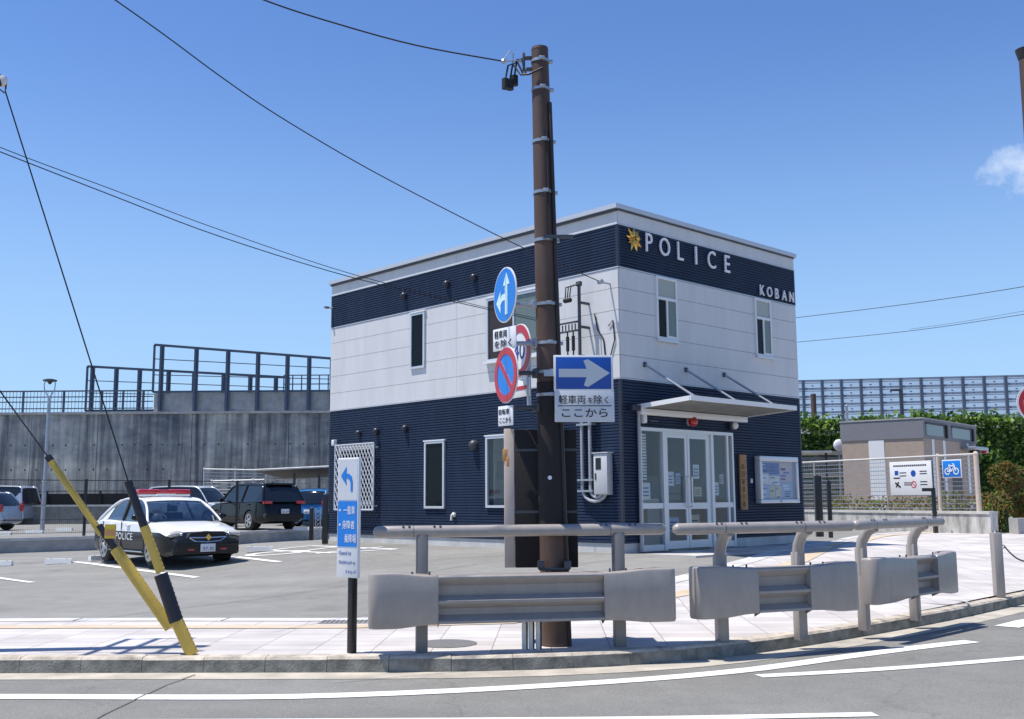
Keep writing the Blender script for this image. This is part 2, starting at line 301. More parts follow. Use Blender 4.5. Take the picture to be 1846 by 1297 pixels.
# ------------------------------------------------------------------ mesh helpers
class MB:
    def __init__(s): s.v = []; s.f = []; s.m = []; s.x = Matrix.Identity(4); s.mi = 0
    def add(s, vs, fs):
        o = len(s.v); s.v += [s.x @ Vector(v) for v in vs]
        for f in fs: s.f.append([i+o for i in f]); s.m.append(s.mi)
        return s
    def box(s, a, b):
        x0, x1 = sorted((a[0], b[0])); y0, y1 = sorted((a[1], b[1])); z0, z1 = sorted((a[2], b[2]))
        return s.add([(x0, y0, z0), (x1, y0, z0), (x1, y1, z0), (x0, y1, z0), (x0, y0, z1), (x1, y0, z1), (x1, y1, z1), (x0, y1, z1)],
                     [(0, 3, 2, 1), (4, 5, 6, 7), (0, 1, 5, 4), (1, 2, 6, 5), (2, 3, 7, 6), (3, 0, 4, 7)])
    def bevbox(s, a, b, r):
        x0, x1 = sorted((a[0], b[0])); y0, y1 = sorted((a[1], b[1])); z0, z1 = sorted((a[2], b[2]))
        bm = bmesh.new(); bmesh.ops.create_cube(bm, size=1)
        for v in bm.verts: v.co = Vector(((x0+x1)/2+v.co.x*(x1-x0), (y0+y1)/2+v.co.y*(y1-y0), (z0+z1)/2+v.co.z*(z1-z0)))
        bmesh.ops.bevel(bm, geom=bm.edges[:], offset=r, segments=2, affect='EDGES', profile=.5)
        bm.verts.index_update()
        s.add([v.co.copy() for v in bm.verts], [[v.index for v in f.verts] for f in bm.faces]); bm.free(); return s
    def cyl(s, p0, p1, r0, r1=None, n=16, caps=True):
        p0 = Vector(p0); p1 = Vector(p1); r1 = r0 if r1 is None else r1
        d = (p1-p0).normalized(); a = d.orthogonal().normalized(); b = d.cross(a)
        vs = []
        for p, r in ((p0, r0), (p1, r1)):
            for i in range(n):
                t = 2*math.pi*i/n; vs.append(p+a*(r*math.cos(t))+b*(r*math.sin(t)))
        fs = [(i, (i+1) % n, n+(i+1) % n, n+i) for i in range(n)]
        if caps: fs += [tuple(range(n-1, -1, -1)), tuple(range(n, 2*n))]
        return s.add(vs, fs)
    def tube(s, pts, r, n=8, caps=True):
        pts = [Vector(p) for p in pts]; rs = r if isinstance(r, (list, tuple)) else [r]*len(pts)
        vs = []; a = None
        for i, p in enumerate(pts):
            d = (pts[min(i+1, len(pts)-1)]-pts[max(i-1, 0)]).normalized()
            if a is None: a = d.orthogonal().normalized()
            a = (a-d*a.dot(d)).normalized(); b = d.cross(a)
            for k in range(n):
                t = 2*math.pi*k/n; vs.append(p+a*(rs[i]*math.cos(t))+b*(rs[i]*math.sin(t)))
        fs = []
        for i in range(len(pts)-1):
            for k in range(n): fs.append((i*n+k, i*n+(k+1) % n, (i+1)*n+(k+1) % n, (i+1)*n+k))
        if caps: fs += [tuple(range(n-1, -1, -1)), tuple(range((len(pts)-1)*n, len(pts)*n))]
        return s.add(vs, fs)
    def ball(s, c, r, n=12, sc=(1, 1, 1)):
        c = Vector(c); vs = [c+Vector((0, 0, r*sc[2]))]; m = n//2
        for i in range(1, m):
            th = math.pi*i/m
            for k in range(n):
                ph = 2*math.pi*k/n; vs.append(c+Vector((r*sc[0]*math.sin(th)*math.cos(ph), r*sc[1]*math.sin(th)*math.sin(ph), r*sc[2]*math.cos(th))))
        vs.append(c-Vector((0, 0, r*sc[2]))); L = len(vs)-1; fs = []
        for k in range(n): fs.append((0, 1+k, 1+(k+1) % n)); fs.append((L, L-n+(k+1) % n, L-n+k))
        for i in range(m-2):
            for k in range(n): fs.append((1+i*n+k, 1+(i+1)*n+k, 1+(i+1)*n+(k+1) % n, 1+i*n+(k+1) % n))
        return s.add(vs, fs)
    def prism(s, poly, d0, d1, plane='xz'):
        n = len(poly)
        def P(p, d): return (p[0], d, p[1]) if plane == 'xz' else (p[0], p[1], d) if plane == 'xy' else (d, p[0], p[1])
        vs = [P(p, d0) for p in poly]+[P(p, d1) for p in poly]
        return s.add(vs, [tuple(range(n)), tuple(range(2*n-1, n-1, -1))]+[(i, i+n, (i+1) % n+n, (i+1) % n) for i in range(n)])
    def ring(s, ro, ri, y0, y1, n=40, cx=0, cz=0):
        vs = []
        for y in (y0, y1):
            for r in (ro, ri):
                for i in range(n): t = 2*math.pi*i/n; vs.append((cx+r*math.cos(t), y, cz+r*math.sin(t)))
        fs = []
        for i in range(n):
            j = (i+1) % n
            fs += [(i, j, n+j, n+i), (2*n+i, 3*n+i, 3*n+j, 2*n+j), (i, 2*n+i, 2*n+j, j), (n+i, n+j, 3*n+j, 3*n+i)]
        return s.add(vs, fs)
    def disc(s, r, y0, y1, n=40, cx=0, cz=0):
        return s.prism([(cx+r*math.cos(2*math.pi*i/n), cz+r*math.sin(2*math.pi*i/n)) for i in range(n)], y0, y1)
    def build(s, name, mats, parent=None, world=False, smooth=38):
        vs = s.v
        if world and parent is not None:
            inv = (Matrix.Translation(parent.location) @ Matrix.Rotation(parent.rotation_euler.z, 4, 'Z')).inverted()
            vs = [inv @ v for v in vs]
        me = bpy.data.meshes.new(name); me.from_pydata([tuple(v) for v in vs], [], s.f)
        mats = mats if isinstance(mats, (list, tuple)) else [mats]
        for m in mats: me.materials.append(m)
        if len(mats) > 1: me.polygons.foreach_set('material_index', s.m)
        bm = bmesh.new(); bm.from_mesh(me); bmesh.ops.recalc_face_normals(bm, faces=bm.faces[:]); bm.to_mesh(me); bm.free()
        if smooth:
            me.polygons.foreach_set('use_smooth', [True]*len(me.polygons)); me.set_sharp_from_angle(angle=R(smooth))
        me.update()
        o = bpy.data.objects.new(name, me); COL.objects.link(o)
        if parent is not None: o.parent = parent
        return o
def thing(name, label, cat, loc=(0, 0, 0), rz=0, group=None):
    o = bpy.data.objects.new(name, None); COL.objects.link(o); o.location = loc; o.rotation_euler = (0, 0, rz)
    o.empty_display_size = .2; o['label'] = label; o['category'] = cat
    if group: o['group'] = group
    return o
def tag(o, label, cat, group=None, kind=None):
    o['label'] = label; o['category'] = cat
    if group: o['group'] = group
    if kind: o['kind'] = kind
    return o
def struct(o): o['kind'] = 'structure'; return o
def relabel(o, label): o['label'] = label; return o
def dup(o, parent=None):
    c = o.copy(); COL.objects.link(c)
    if parent is not None: c.parent = parent
    for ch in list(o.children): dup(ch, c)
    return c
def text_mesh(body, w, h, depth=.004, spacing=1.0, keep=False, bold=0):
    """lettering in the xz plane, centred, its front facing -y"""
    cu = bpy.data.curves.new('t', 'FONT'); cu.body = body; cu.align_x = 'CENTER'; cu.space_character = spacing; cu.resolution_u = 3; cu.extrude = .02; cu.offset = bold
    o = bpy.data.objects.new('t', cu); COL.objects.link(o); bpy.context.view_layer.update()
    dg = bpy.context.evaluated_depsgraph_get(); ev = o.evaluated_get(dg); me = ev.to_mesh()
    vs = [v.co.copy() for v in me.vertices]; fs = [list(p.vertices) for p in me.polygons]
    ev.to_mesh_clear(); bpy.data.objects.remove(o); bpy.data.curves.remove(cu)
    x0 = min(v.x for v in vs); x1 = max(v.x for v in vs); y0 = min(v.y for v in vs); y1 = max(v.y for v in vs)
    sx = w/(x1-x0) if w else None; sy = h/(y1-y0) if h else None
    if sx is None or (keep and sy is not None and sy < sx): sx = sy
    if sy is None or (keep and sx < sy): sy = sx
    return [((v.x-(x0+x1)/2)*sx, -depth if v.z > 0 else 0, (v.y-(y0+y1)/2)*sy) for v in vs], fs
def letters(mb, body, cx, cz, w, h, y=0, depth=.004, **k):
    vs, fs = text_mesh(body, w, h, depth, **k); return mb.add([(v[0]+cx, v[1]+y, v[2]+cz) for v in vs], fs)

# ------------------------------------------------------------------ GROUND
def offset(pts, d):
    out = []
    for i, p in enumerate(pts):
        a = pts[max(i-1, 0)]; b = pts[min(i+1, len(pts)-1)]
        t = (b-a); t = Vector((t.x, t.y)).normalized(); out.append(Vector((p.x-t.y*d, p.y+t.x*d)))
    return out
def dense(pts, step):
    P = [Vector((p[0], p[1])) for p in pts]; out = []
    n = len(P)
    for i in range(n-1):
        a, b, c, d = P[max(i-1, 0)], P[i], P[i+1], P[min(i+2, n-1)]
        k = max(1, int((c-b).length/step))
        for j in range(k):
            t = j/k
            # catmull-rom with chord limited tangents
            m0 = (c-a)*.5; m1 = (d-b)*.5; l = (c-b).length
            if m0.length > l: m0 = m0.normalized()*l
            if m1.length > l: m1 = m1.normalized()*l
            out.append(b*(2*t**3-3*t**2+1)+m0*(t**3-2*t**2+t)+c*(-2*t**3+3*t**2)+m1*(t**3-t**2))
    out.append(P[-1]); return out
def sheet(name, poly, m, dz=0, zf=GZ, step=1.0):
    bm = bmesh.new(); vs = [bm.verts.new((p[0], p[1], 0)) for p in poly]; f = bm.faces.new(vs)
    if f.normal.z < 0 or (f.normal_update() or f.normal.z < 0): f.normal_flip()
    bmesh.ops.triangulate(bm, faces=[f])
    xs = [p[0] for p in poly]; ys = [p[1] for p in poly]
    lim = (-24, 26, 5, 64)
    for i in range(math.ceil(max(min(xs), lim[0])/step), math.floor(min(max(xs), lim[1])/step)+1):
        bmesh.ops.bisect_plane(bm, geom=bm.verts[:]+bm.edges[:]+bm.faces[:], plane_co=(i*step, 0, 0), plane_no=(1, 0, 0))
    for i in range(math.ceil(max(min(ys), lim[2])/step), math.floor(min(max(ys), lim[3])/step)+1):
        bmesh.ops.bisect_plane(bm, geom=bm.verts[:]+bm.edges[:]+bm.faces[:], plane_co=(0, i*step, 0), plane_no=(0, 1, 0))
    for v in bm.verts: v.co.z = zf(v.co.x, v.co.y)+dz
    me = bpy.data.meshes.new(name); bmesh.ops.recalc_face_normals(bm, faces=bm.faces[:])
    if sum(f.normal.z for f in bm.faces) < 0: bmesh.ops.reverse_faces(bm, faces=bm.faces[:])
    bm.to_mesh(me); bm.free(); me.materials.append(m)
    o = bpy.data.objects.new(name, me); COL.objects.link(o); return struct(o)
def strip(mb, pts, w, dz, zf=GZ, step=.4, curve=True):
    P = dense(pts, step) if curve else [Vector((p[0], p[1])) for p in pts]
    a = offset(P, w/2); b = offset(P, -w/2); vs = []; fs = []
    for i in range(len(P)):
        for q in (a[i], b[i]): vs.append((q.x, q.y, zf(q.x, q.y)+dz))
        if i: fs.append((2*i-2, 2*i-1, 2*i+1, 2*i))
    return mb.add(vs, fs)
def RZ(x, y): return -.15
V2 = lambda p: Vector((p[0], p[1]))
kpx = [(0, 1215), (380, 1214), (830, 1212), (1100, 1203), (1300, 1187), (1500, 1158), (1700, 1122), (1846, 1090)]
KF = [Vector((-60, 10.6)), Vector((-20, 10.5))]+[V2(onz(x, y, -.15)) for x, y in kpx]+[Vector((13, 21.8)), Vector((30, 39)), Vector((60, 69))]
KF = dense(KF, .6)
KB = offset(KF, .17)
bpx = [(0, 1116), (300, 1115), (640, 1115), (860, 1108), (1000, 1085), (1130, 1060), (1235, 1036), (1340, 1008), (1500, 976), (1660, 957), (1846, 936)]
BD = [Vector((-60, 14)), Vector((-20, 13.9))]+[V2(gnd(x, y)) for x, y in bpx]+[Vector((60, 110))]
BD = dense(BD, .8)
g = MB(); g.add([(-900, -300, -.42), (900, -300, -.42), (900, 1500, -.42), (-900, 1500, -.42)], [(0, 1, 2, 3)]); struct(g.build('ground', M['lot'], smooth=0))
sheet('road', [(-60, -30), (60, -30)]+[(p.x, p.y) for p in reversed(KF)], M['road'], 0, RZ, 4)
sheet('parking_lot', [(p.x, p.y) for p in KB]+[(60, 110), (-60, 110)], M['lot'], -.012)
sheet('sidewalk', [(p.x, p.y) for p in KB]+[(p.x, p.y) for p in reversed(BD)], M['paver'], 0)
# kerb stones
kb = MB(); kpts = KF
def kerb_stones():
    # resample by arc length
    seg = [(kpts[i+1]-kpts[i]).length for i in range(len(kpts)-1)]
    tot = sum(seg)
    def pos(s):
        for i, l in enumerate(seg):
            if s <= l or i == len(seg)-1:
                t = (kpts[i+1]-kpts[i]).normalized(); return kpts[i]+t*s, t
            s -= l
    s = 0.0
    while s < tot-.7:
        p, t = pos(s); q, t2 = pos(s+.594); s += .6
        n = Vector((-t.y, t.x)); n2 = Vector((-t2.y, t2.x))
        j = random.uniform(-.004, .004)
        prof = [(0, -.16), (.012, -.028+j), (.035, -.004+j), (.17, .002+j), (.17, -.16)]
        vs = [(p.x+n.x*a, p.y+n.y*a, z) for a, z in prof]+[(q.x+n2.x*a, q.y+n2.y*a, z) for a, z in prof]
        k = len(prof)
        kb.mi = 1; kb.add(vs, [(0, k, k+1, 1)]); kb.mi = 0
        kb.add(vs, [(i, i+k, i+1+k, i+1) for i in range(1, k-1)]+[tuple(range(k)), tuple(range(2*k-1, k-1, -1))])
kerb_stones()
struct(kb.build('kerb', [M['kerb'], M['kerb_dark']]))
g = MB(); strip(g, [tuple(p) for p in offset(KF, -.18)], .36, .004, RZ, curve=False); struct(g.build('gutter_strip', M['gutter'], smooth=0))
# concrete band + tactile paving along the lot edge
g = MB(); strip(g, [tuple(p) for p in offset(BD, -.16)], .32, .006, curve=False); struct(g.build('concrete_band', M['concrete_lt'], smooth=0))
g = MB(); strip(g, [tuple(p) for p in offset(BD, -.92)], .30, .007, curve=False); struct(g.build('tactile_paving', M['tactile'], smooth=0))
# joints of the concrete band
g = MB(); bo = offset(BD, -.16); acc = 0
for i in range(1, len(bo)):
    acc += (bo[i]-bo[i-1]).length
    if acc > 1.2 and -22 < bo[i].x < 20:
        acc = 0; t = (bo[i]-bo[i-1]).normalized(); n = Vector((-t.y, t.x)); c = bo[i]
        a, b = c+n*.16, c-n*.16; w = t*.008
        g.add([(q.x, q.y, GZ(q.x, q.y)+.010) for q in (a-w, a+w, b+w, b-w)], [(0, 1, 2, 3)])
struct(g.build('band_joint', M['gap'], smooth=0))
# painted lines on the road
def line_px(pts, w, zf=RZ, zz=-.15, dz=.006):
    g = MB(); strip(g, [tuple(onz(x, y, zz))[:2] for x, y in pts] if zf is RZ else [tuple(gnd(x, y))[:2] for x, y in pts], w, dz, zf); return struct(g.build('road_line' if zf is RZ else 'parking_line', M['line'], smooth=0))
line_px([(-700, 1262), (-300, 1260), (0, 1257), (250, 1258), (530, 1257), (830, 1246), (1160, 1226), (1365, 1207), (1510, 1187), (1640, 1170), (1752, 1157)], .22)
line_px([(1368, 1220), (1500, 1213), (1650, 1203), (1846, 1187), (2100, 1165), (2600, 1120)], .17)
line_px([(-600, 1305), (300, 1302), (700, 1300), (1150, 1297), (1578, 1289)], .15)
line_px([(1815, 1131), (1850, 1122), (2000, 1096), (2200, 1070)], .3, dz=.007)
g = MB(); strip(g, [tuple(onz(x, y, -.15))[:2] for x, y in [(352, 1218), (300, 1236), (245, 1262), (190, 1288), (120, 1330)]], .016, .0095, RZ); struct(g.build('road_crack', M['crack'], smooth=0))
# painted lines in the lot
line_px([(-60, 1032), (0, 1042), (58, 1050)], .15, GZ, dz=-.002)
line_px([(134, 1013), (200, 1021), (294, 1033), (355, 1041)], .15, GZ, dz=-.002)
line_px([(418, 1003), (504, 1013)], .15, GZ, dz=-.002)
for a, b in (((486, 992), (600, 997)), ((600, 997), (716, 990)), ((486, 992), (560, 984)), ((525, 996), (640, 983)), ((570, 998), (690, 986)), ((560, 984), (716, 990))):
    line_px([a, b], .13, GZ, dz=-.002)
def oval(pc, rx, ry, w):
    c = gnd(*pc); g = MB(); n = 28; vs = []; fs = []
    for i in range(n):
        t = 2*math.pi*i/n
        for r in (1, 1-w): x = c.x+rx*r*math.cos(t); y = c.y+ry*r*math.sin(t); vs.append((x, y, GZ(x, y)-.003))
    for i in range(n): j = (i+1) % n; fs.append((2*i, 2*j, 2*j+1, 2*i+1))
    g.add(vs, fs); struct(g.build('parking_line', M['line'], smooth=0))
oval((500, 997), .75, .42, .3)

# drain grate, manhole, inspection ring
def flat_disc(name, c, r, h, m, label, cat, inner=0):
    g = MB(); n = 36
    if inner: g.x = Matrix.Translation(c) @ Matrix.Rotation(R(-90), 4, 'X'); g.ring(r, inner, 0, -h, 36)
    else: g.cyl(c, c+Vector((0, 0, h)), r, n=n)
    o = g.build(name, m); return tag(o, label, cat)
flat_disc('manhole_cover', gnd(805, 1161), .32, .006, M['manhole'], 'round dark iron manhole cover in the pavement beneath the single guardrail', 'manhole cover')
flat_disc('inspection_cover', gnd(1700, 1086), .34, .007, M['concrete'], 'thin round cover outline in pale pavement near the chained bollard', 'inspection cover', inner=.31)
c = gnd(620, 1122); t = thing('drain_grate', 'dark rectangular drain grate set in the concrete band beside blue guide sign', 'drain grate', c)
g = MB(); g.box((-.30, -.15, .004), (.62, .16, .009)); g.build('frame', M['concrete'], t)
g = MB()
for i in range(15): g.box((-.27+i*.058, -.12, .009), (-.232+i*.058, .13, .014))
g.build('grate_bars', M['grate'], t)

# ------------------------------------------------------------------ UPPER LOT with low kerb wall
WP = [V2(onz(-700, 985, .4)), V2(onz(-60, 974, .4)), V2(onz(165, 968, .4)), V2(onz(430, 960, .4)), V2(onz(555, 954, .4)), V2(onz(640, 951, .4))]
sheet('upper_lot', [tuple(p) for p in WP]+[(-4, 75), (-80, 75)], M['lot'], 0, lambda x, y: .4, 4)
def wall_along(mb, P, w, z0, z1):
    a = offset(P, 0); b = offset(P, w); vs = []; fs = []
    for i in range(len(P)):
        for q, z in ((a[i], z0), (a[i], z1), (b[i], z1), (b[i], z0)): vs.append((q.x, q.y, z))
        if i:
            o = 4*i
            for k in range(4): fs.append((o-4+k, o-4+(k+1) % 4, o+(k+1) % 4, o+k))
    n = len(vs); fs += [(0, 1, 2, 3), (n-1, n-2, n-3, n-4)]
    return mb.add(vs, fs)
t = thing('low_wall', 'low grey concrete kerb wall stepping up behind the parked patrol car', 'wall', (WP[2].x, WP[2].y, 0))
g = MB(); wall_along(g, offset(WP, -.17), .15, -.1, .33); g.build('wall', M['concrete'], t, world=True)
g = MB(); wall_along(g, offset(WP, -.19), .19, .333, .43); g.build('cap', M['concrete_lt'], t, world=True)

# black mesh fence on the low wall
t = thing('mesh_fence', 'thin black wire mesh fence with dark posts on the low kerb wall', 'fence', (WP[2].x, WP[2].y, .43))
P0 = WP[1]; P1 = WP[3]; n = 9
def wp(s):
    a, b = (WP[1], WP[2]) if s < .45 else (WP[2], WP[3]); u = s/.45 if s < .45 else (s-.45)/.55
    return a.lerp(b, u)
hor = MB()
for s in (.02, .42, .99, .72):
    p = wp(s); g = MB(); g.box((p.x-.035, p.y-.035, .42), (p.x+.035, p.y+.035, 2.2)); g.build('post', M['black'], t, world=True)
pts = [wp(i/24) for i in range(25)]
for z in (.55, .95, 1.4, 1.8, 2.16): hor.tube([(p.x, p.y, z) for p in pts], .008 if z < 2 else .014, 4)
for i in range(130):
    p = wp(i/129); hor.cyl((p.x, p.y, .5), (p.x, p.y, 2.16), .0022, n=3)
hor.build('wire_mesh', M['blackm'], t, world=True)

# ------------------------------------------------------------------ RETAINING WALL far left
YW = 60
def wall_top(px): return at(px, 742+.012*px*.6, YW)
wl = at(-500, 745, YW); wr = at(760, 752, YW)
t = thing('retaining_wall', 'tall dark rain-streaked concrete retaining wall behind the car park', 'wall', ((wl.x+wr.x)/2, YW, .4))
xs = [wl.x]; x = wl.x
jo = [at(p, 800, YW).x for p in (55, 175, 345, 520, 640)]
edges = [wl.x]+jo+[wr.x]
g = MB(); zt = at(300, 743, YW).z
for a, b in zip(edges[:-1], edges[1:]): g.box((a+.015, YW, .3), (b-.015, YW+.8, zt-.12)); g.box((a-.02, YW+.05, .3), (b+.02, YW+.7, zt-.14))
g.build('wall', M['wallc'], t, world=True)
g = MB(); g.box((wl.x, YW-.10, zt-.12), (wr.x, YW+.8, zt+.02)); g.build('coping', M['concrete'], t, world=True)
g = MB()
for i in range(26):
    for z in (1.9, 3.3, 4.7):
        if random.random() < .75:
            xx = at(20+i*25, 800, YW).x+random.uniform(-.1, .1); g.cyl((xx, YW-.004, z), (xx, YW+.02, z), .05, n=8)
g.build('tie_hole', M['blackm'], t, world=True)['kind'] = 'stuff'
# base fence band and low wall in front of it
Y2 = 52
a = at(-200, 912, Y2); b = at(300, 911, Y2); t = thing('boundary_wall', 'low concrete boundary wall with a white top line below the tall retaining wall', 'wall', ((a.x+b.x)/2, Y2, .4))
g = MB(); g.box((a.x, Y2, .3), (b.x, Y2+.25, a.z-.1)); g.build('wall', M['slat'], t, world=True)
g = MB(); g.box((a.x, Y2-.03, a.z-.098), (b.x, Y2+.28, a.z)); g.build('cap', M['concrete_lt'], t, world=True)
Y3 = 54
a = at(-300, 888, Y3); b = at(470, 888, Y3); t = thing('boundary_fence', 'dark horizontal wire fence standing behind the low boundary wall', 'fence', ((a.x+b.x)/2, Y3, .4))
for i in range(9):
    xx = a.x+(b.x-a.x)*i/8; g = MB(); g.box((xx-.04, Y3-.04, .4), (xx+.04, Y3+.04, a.z)); g.build('post', M['blackm'], t, world=True)
g = MB()
for k in range(8): z = .6+(a.z-.6)*k/7; g.box((a.x, Y3-.012, z-.012), (b.x, Y3+.012, z+.012))
g.box((a.x, Y3+.045, 1.0), (b.x, Y3+.06, 1.9)); g.build('rails', M['blackm'], t, world=True)

# railing on the wall top
zr = at(100, 704, YW).z
a = at(-300, 720, YW+.3).x; b = at(276, 720, YW+.3).x
t = thing('railing', 'grey balustrade with thin vertical bars along the top of the retaining wall', 'railing', ((a+b)/2, YW+.3, zt))
for px in (-170, -90, -30, 42, 115, 183, 222, 258):
    x = at(px, 720, YW+.3).x; g = MB(); g.box((x-.05, YW+.25, zt), (x+.05, YW+.35, zr)); g.build('post', M['scr'], t, world=True)
g = MB(); g.box((a, YW+.27, zr-.06), (b, YW+.33, zr+.02))
for k in (.2, .5, .72): z = zt+(zr-zt)*k; g.box((a, YW+.285, z-.03), (b, YW+.315, z+.03))
g.build('handrail', M['scr'], t, world=True)
g = MB(); n = int((b-a)/.2)
for i in range(n): g.cyl((a+i*.2, YW+.3, zt), (a+i*.2, YW+.3, zr), .014, n=4)
g.build('baluster', M['scr'], t, world=True)['kind'] = 'stuff'

def screen(name, label, Y, x_posts, ytop0, ytop1, ybot, rails, base_to=None, zpost=None):
    pa = at(x_posts[0], ytop0, Y); pb = at(x_posts[-1], ytop1, Y); zb = at(x_posts[0], ybot, Y).z
    t = thing(name, label, 'screen fence', ((pa.x+pb.x)/2, Y, zt))
    def ztop(x): return pa.z+(pb.z-pa.z)*(x-pa.x)/(pb.x-pa.x)
    for i, px in enumerate(x_posts):
        x = at(px, (ytop0+ytop1)/2, Y).x; z0 = zb if zpost is None else zpost
        if i == 0: continue
        g = MB(); w = .12; g.box((x-w, Y-.22, z0), (x+w*.1, Y-.05, ztop(x))); g.box((x+w*.1, Y-.16, z0), (x+w, Y-.10, ztop(x))); g.build('post', M['scr'], t, world=True)
    g = MB()
    x0 = pa.x; x1 = pb.x
    def bar(f, r):
        z0 = zb+(ztop(x0)-zb)*f; z1 = zb+(ztop(x1)-zb)*f
        g.add([(x0, Y-.05, z0-r), (x1, Y-.05, z1-r), (x1, Y+.01, z1-r), (x0, Y+.01, z0-r), (x0, Y-.05, z0+r), (x1, Y-.05, z1+r), (x1, Y+.01, z1+r), (x0, Y+.01, z0+r)], [(0, 3, 2, 1), (4, 5, 6, 7), (0, 1, 5, 4), (1, 2, 6, 5), (2, 3, 7, 6), (3, 0, 4, 7)])
    bar(1, .07); bar(0.0, .06)
    for f in rails: bar(f, .022)
    g.box((x0-.06, Y-.05, zb), (x0+.06, Y+.02, pa.z)); g.build('frame', M['scr'], t, world=True)
    return t, x0, x1, zb
screen('screen_fence', 'lower dark steel frame screen on wall, left of and behind the taller one', YW+1.5, (158, 169, 212, 254, 306, 352, 405, 453, 499, 520), 661, 681, 741, (.4, .68))
t, x0, x1, zb = screen('screen_fence', 'taller dark steel frame screen mounted on concrete blocks above the wall', YW+.2, (279, 294, 356, 413, 467, 520, 559, 600), 622, 647, 707, (.36, .70), zpost=zt-.15)
g = MB(); g.box((at(275, 720, YW).x, YW+.25, zt+.02), (x1+2, YW+.8, zb-.06)); g.build('concrete_base', M['concrete'], t, world=True)
a = at(512, 677, YW+3); b = at(640, 690, YW+3)
t = thing('railing', 'small dark railing panel with grid bars behind the taller screen, beside the police building', 'railing', (a.x, YW+3, zt))
g = MB()
for i in range(9): x = a.x+(b.x-a.x)*i/8; g.cyl((x, YW+3, zt), (x, YW+3, a.z), .04, n=5)
for k in range(5): z = zt+(a.z-zt)*(k+.5)/4.5; g.box((a.x, YW+2.98, z-.03), (b.x, YW+3.02, z+.03))
g.build('frame', M['scr'], t, world=True)

# street lamp with a U fork head
b0 = onz(76, 957, .4); Yl = b0.y; top = at(92, 716, Yl)
t = thing('street_lamp', 'slim grey street lamp with a forked ring head in the car park', 'street lamp', b0)
g = MB(); g.cyl((0, 0, 0), (0, 0, 1.9), .085, n=14); g.cyl((0, 0, 1.9), (0, 0, top.z-.4), .065, .055, n=14); g.build('pole', M['steel'], t)
g = MB(); g.cyl((0, 0, 1.86), (0, 0, 1.95), .095, n=14); g.build('collar', M['concrete_lt'], t)
h = top.z-.4
for s in (-1, 1):
    g = MB(); g.tube([(0, 0, h-.02), (s*.10, 0, h+.10), (s*.2, 0, h+.3), (s*.22, 0, h+.52), (s*.17, 0, h+.62)], .022, 8); g.build('fork_arm', M['steel'], t)
g = MB(); g.x = Matrix.Translation((0, 0, h+.62)); g.cyl((0, 0, 0), (0, 0, .05), .26, .26, 24); g.cyl((0, 0, .05), (0, 0, .09), .26, .12, 24); g.cyl((0, 0, -.12), (0, 0, 0), .04, .12, 16); g.build('lamp_head', M['steel_d'], t)

# pale railings and carport roof behind the SUV
def pipe_rail(label, Y, p0, p1, drop, posts, rails, m, r=.03, name='pipe_rail'):
    a = at(*p0, Y); b = at(*p1, Y); t = thing(name, label, 'railing', ((a.x+b.x)/2, Y, a.z-drop))
    g = MB()
    for k in range(rails): dz = drop*k/rails; g.tube([(a.x, Y, a.z-dz), (b.x, Y, b.z-dz)], r if k == 0 else r*.4, 6)
    g.build('rails', m, t, world=True)
    for i in range(posts):
        s = i/(posts-1); x = a.x+(b.x-a.x)*s; z = a.z+(b.z-a.z)*s; g = MB(); g.cyl((x, Y, z-drop), (x, Y, z), r*.9, n=6); g.ball((x, Y, z+.01), r*1.8, 8); g.build('post', m, t, world=True)
    return t
pipe_rail('higher white pipe railing running left of the carport roof', 50, (368, 846), (480, 848), 1.9, 3, 12, M['pipe_w'])
pipe_rail('lower white pipe railing above the black SUV roof', 48, (382, 868), (604, 861), 1.9, 7, 8, M['pipe_w'], .034)
a = at(460, 848, 46); b = at(604, 841, 46)
t = thing('carport', 'flat carport roof with pale edge trim beside police building', 'carport', (b.x-1, 46, .4))
P = [a, b, at(604, 860, 56), at(515, 862, 56)]
g = MB(); g.add([tuple(p) for p in P]+[(p.x, p.y, p.z-.06) for p in P], [(0, 1, 2, 3), (7, 6, 5, 4), (0, 4, 5, 1), (1, 5, 6, 2), (2, 6, 7, 3), (3, 7, 4, 0)]); g.build('roof', M['brown_d'], t, world=True)
g = MB(); g.tube([a+Vector((0, -.05, 0)), b+Vector((0, -.05, 0))], .05, 6); g.build('edge_trim', M['concrete_lt'], t, world=True)
for px in (530, 575):
    for Yc in (47, 54):
        x = at(px, 900, Yc).x; g = MB(); g.box((x-.05, Yc-.05, .4), (x+.05, Yc+.05, at(px, 850, Yc).z-.1)); g.build('post', M['steel_d'], t, world=True)

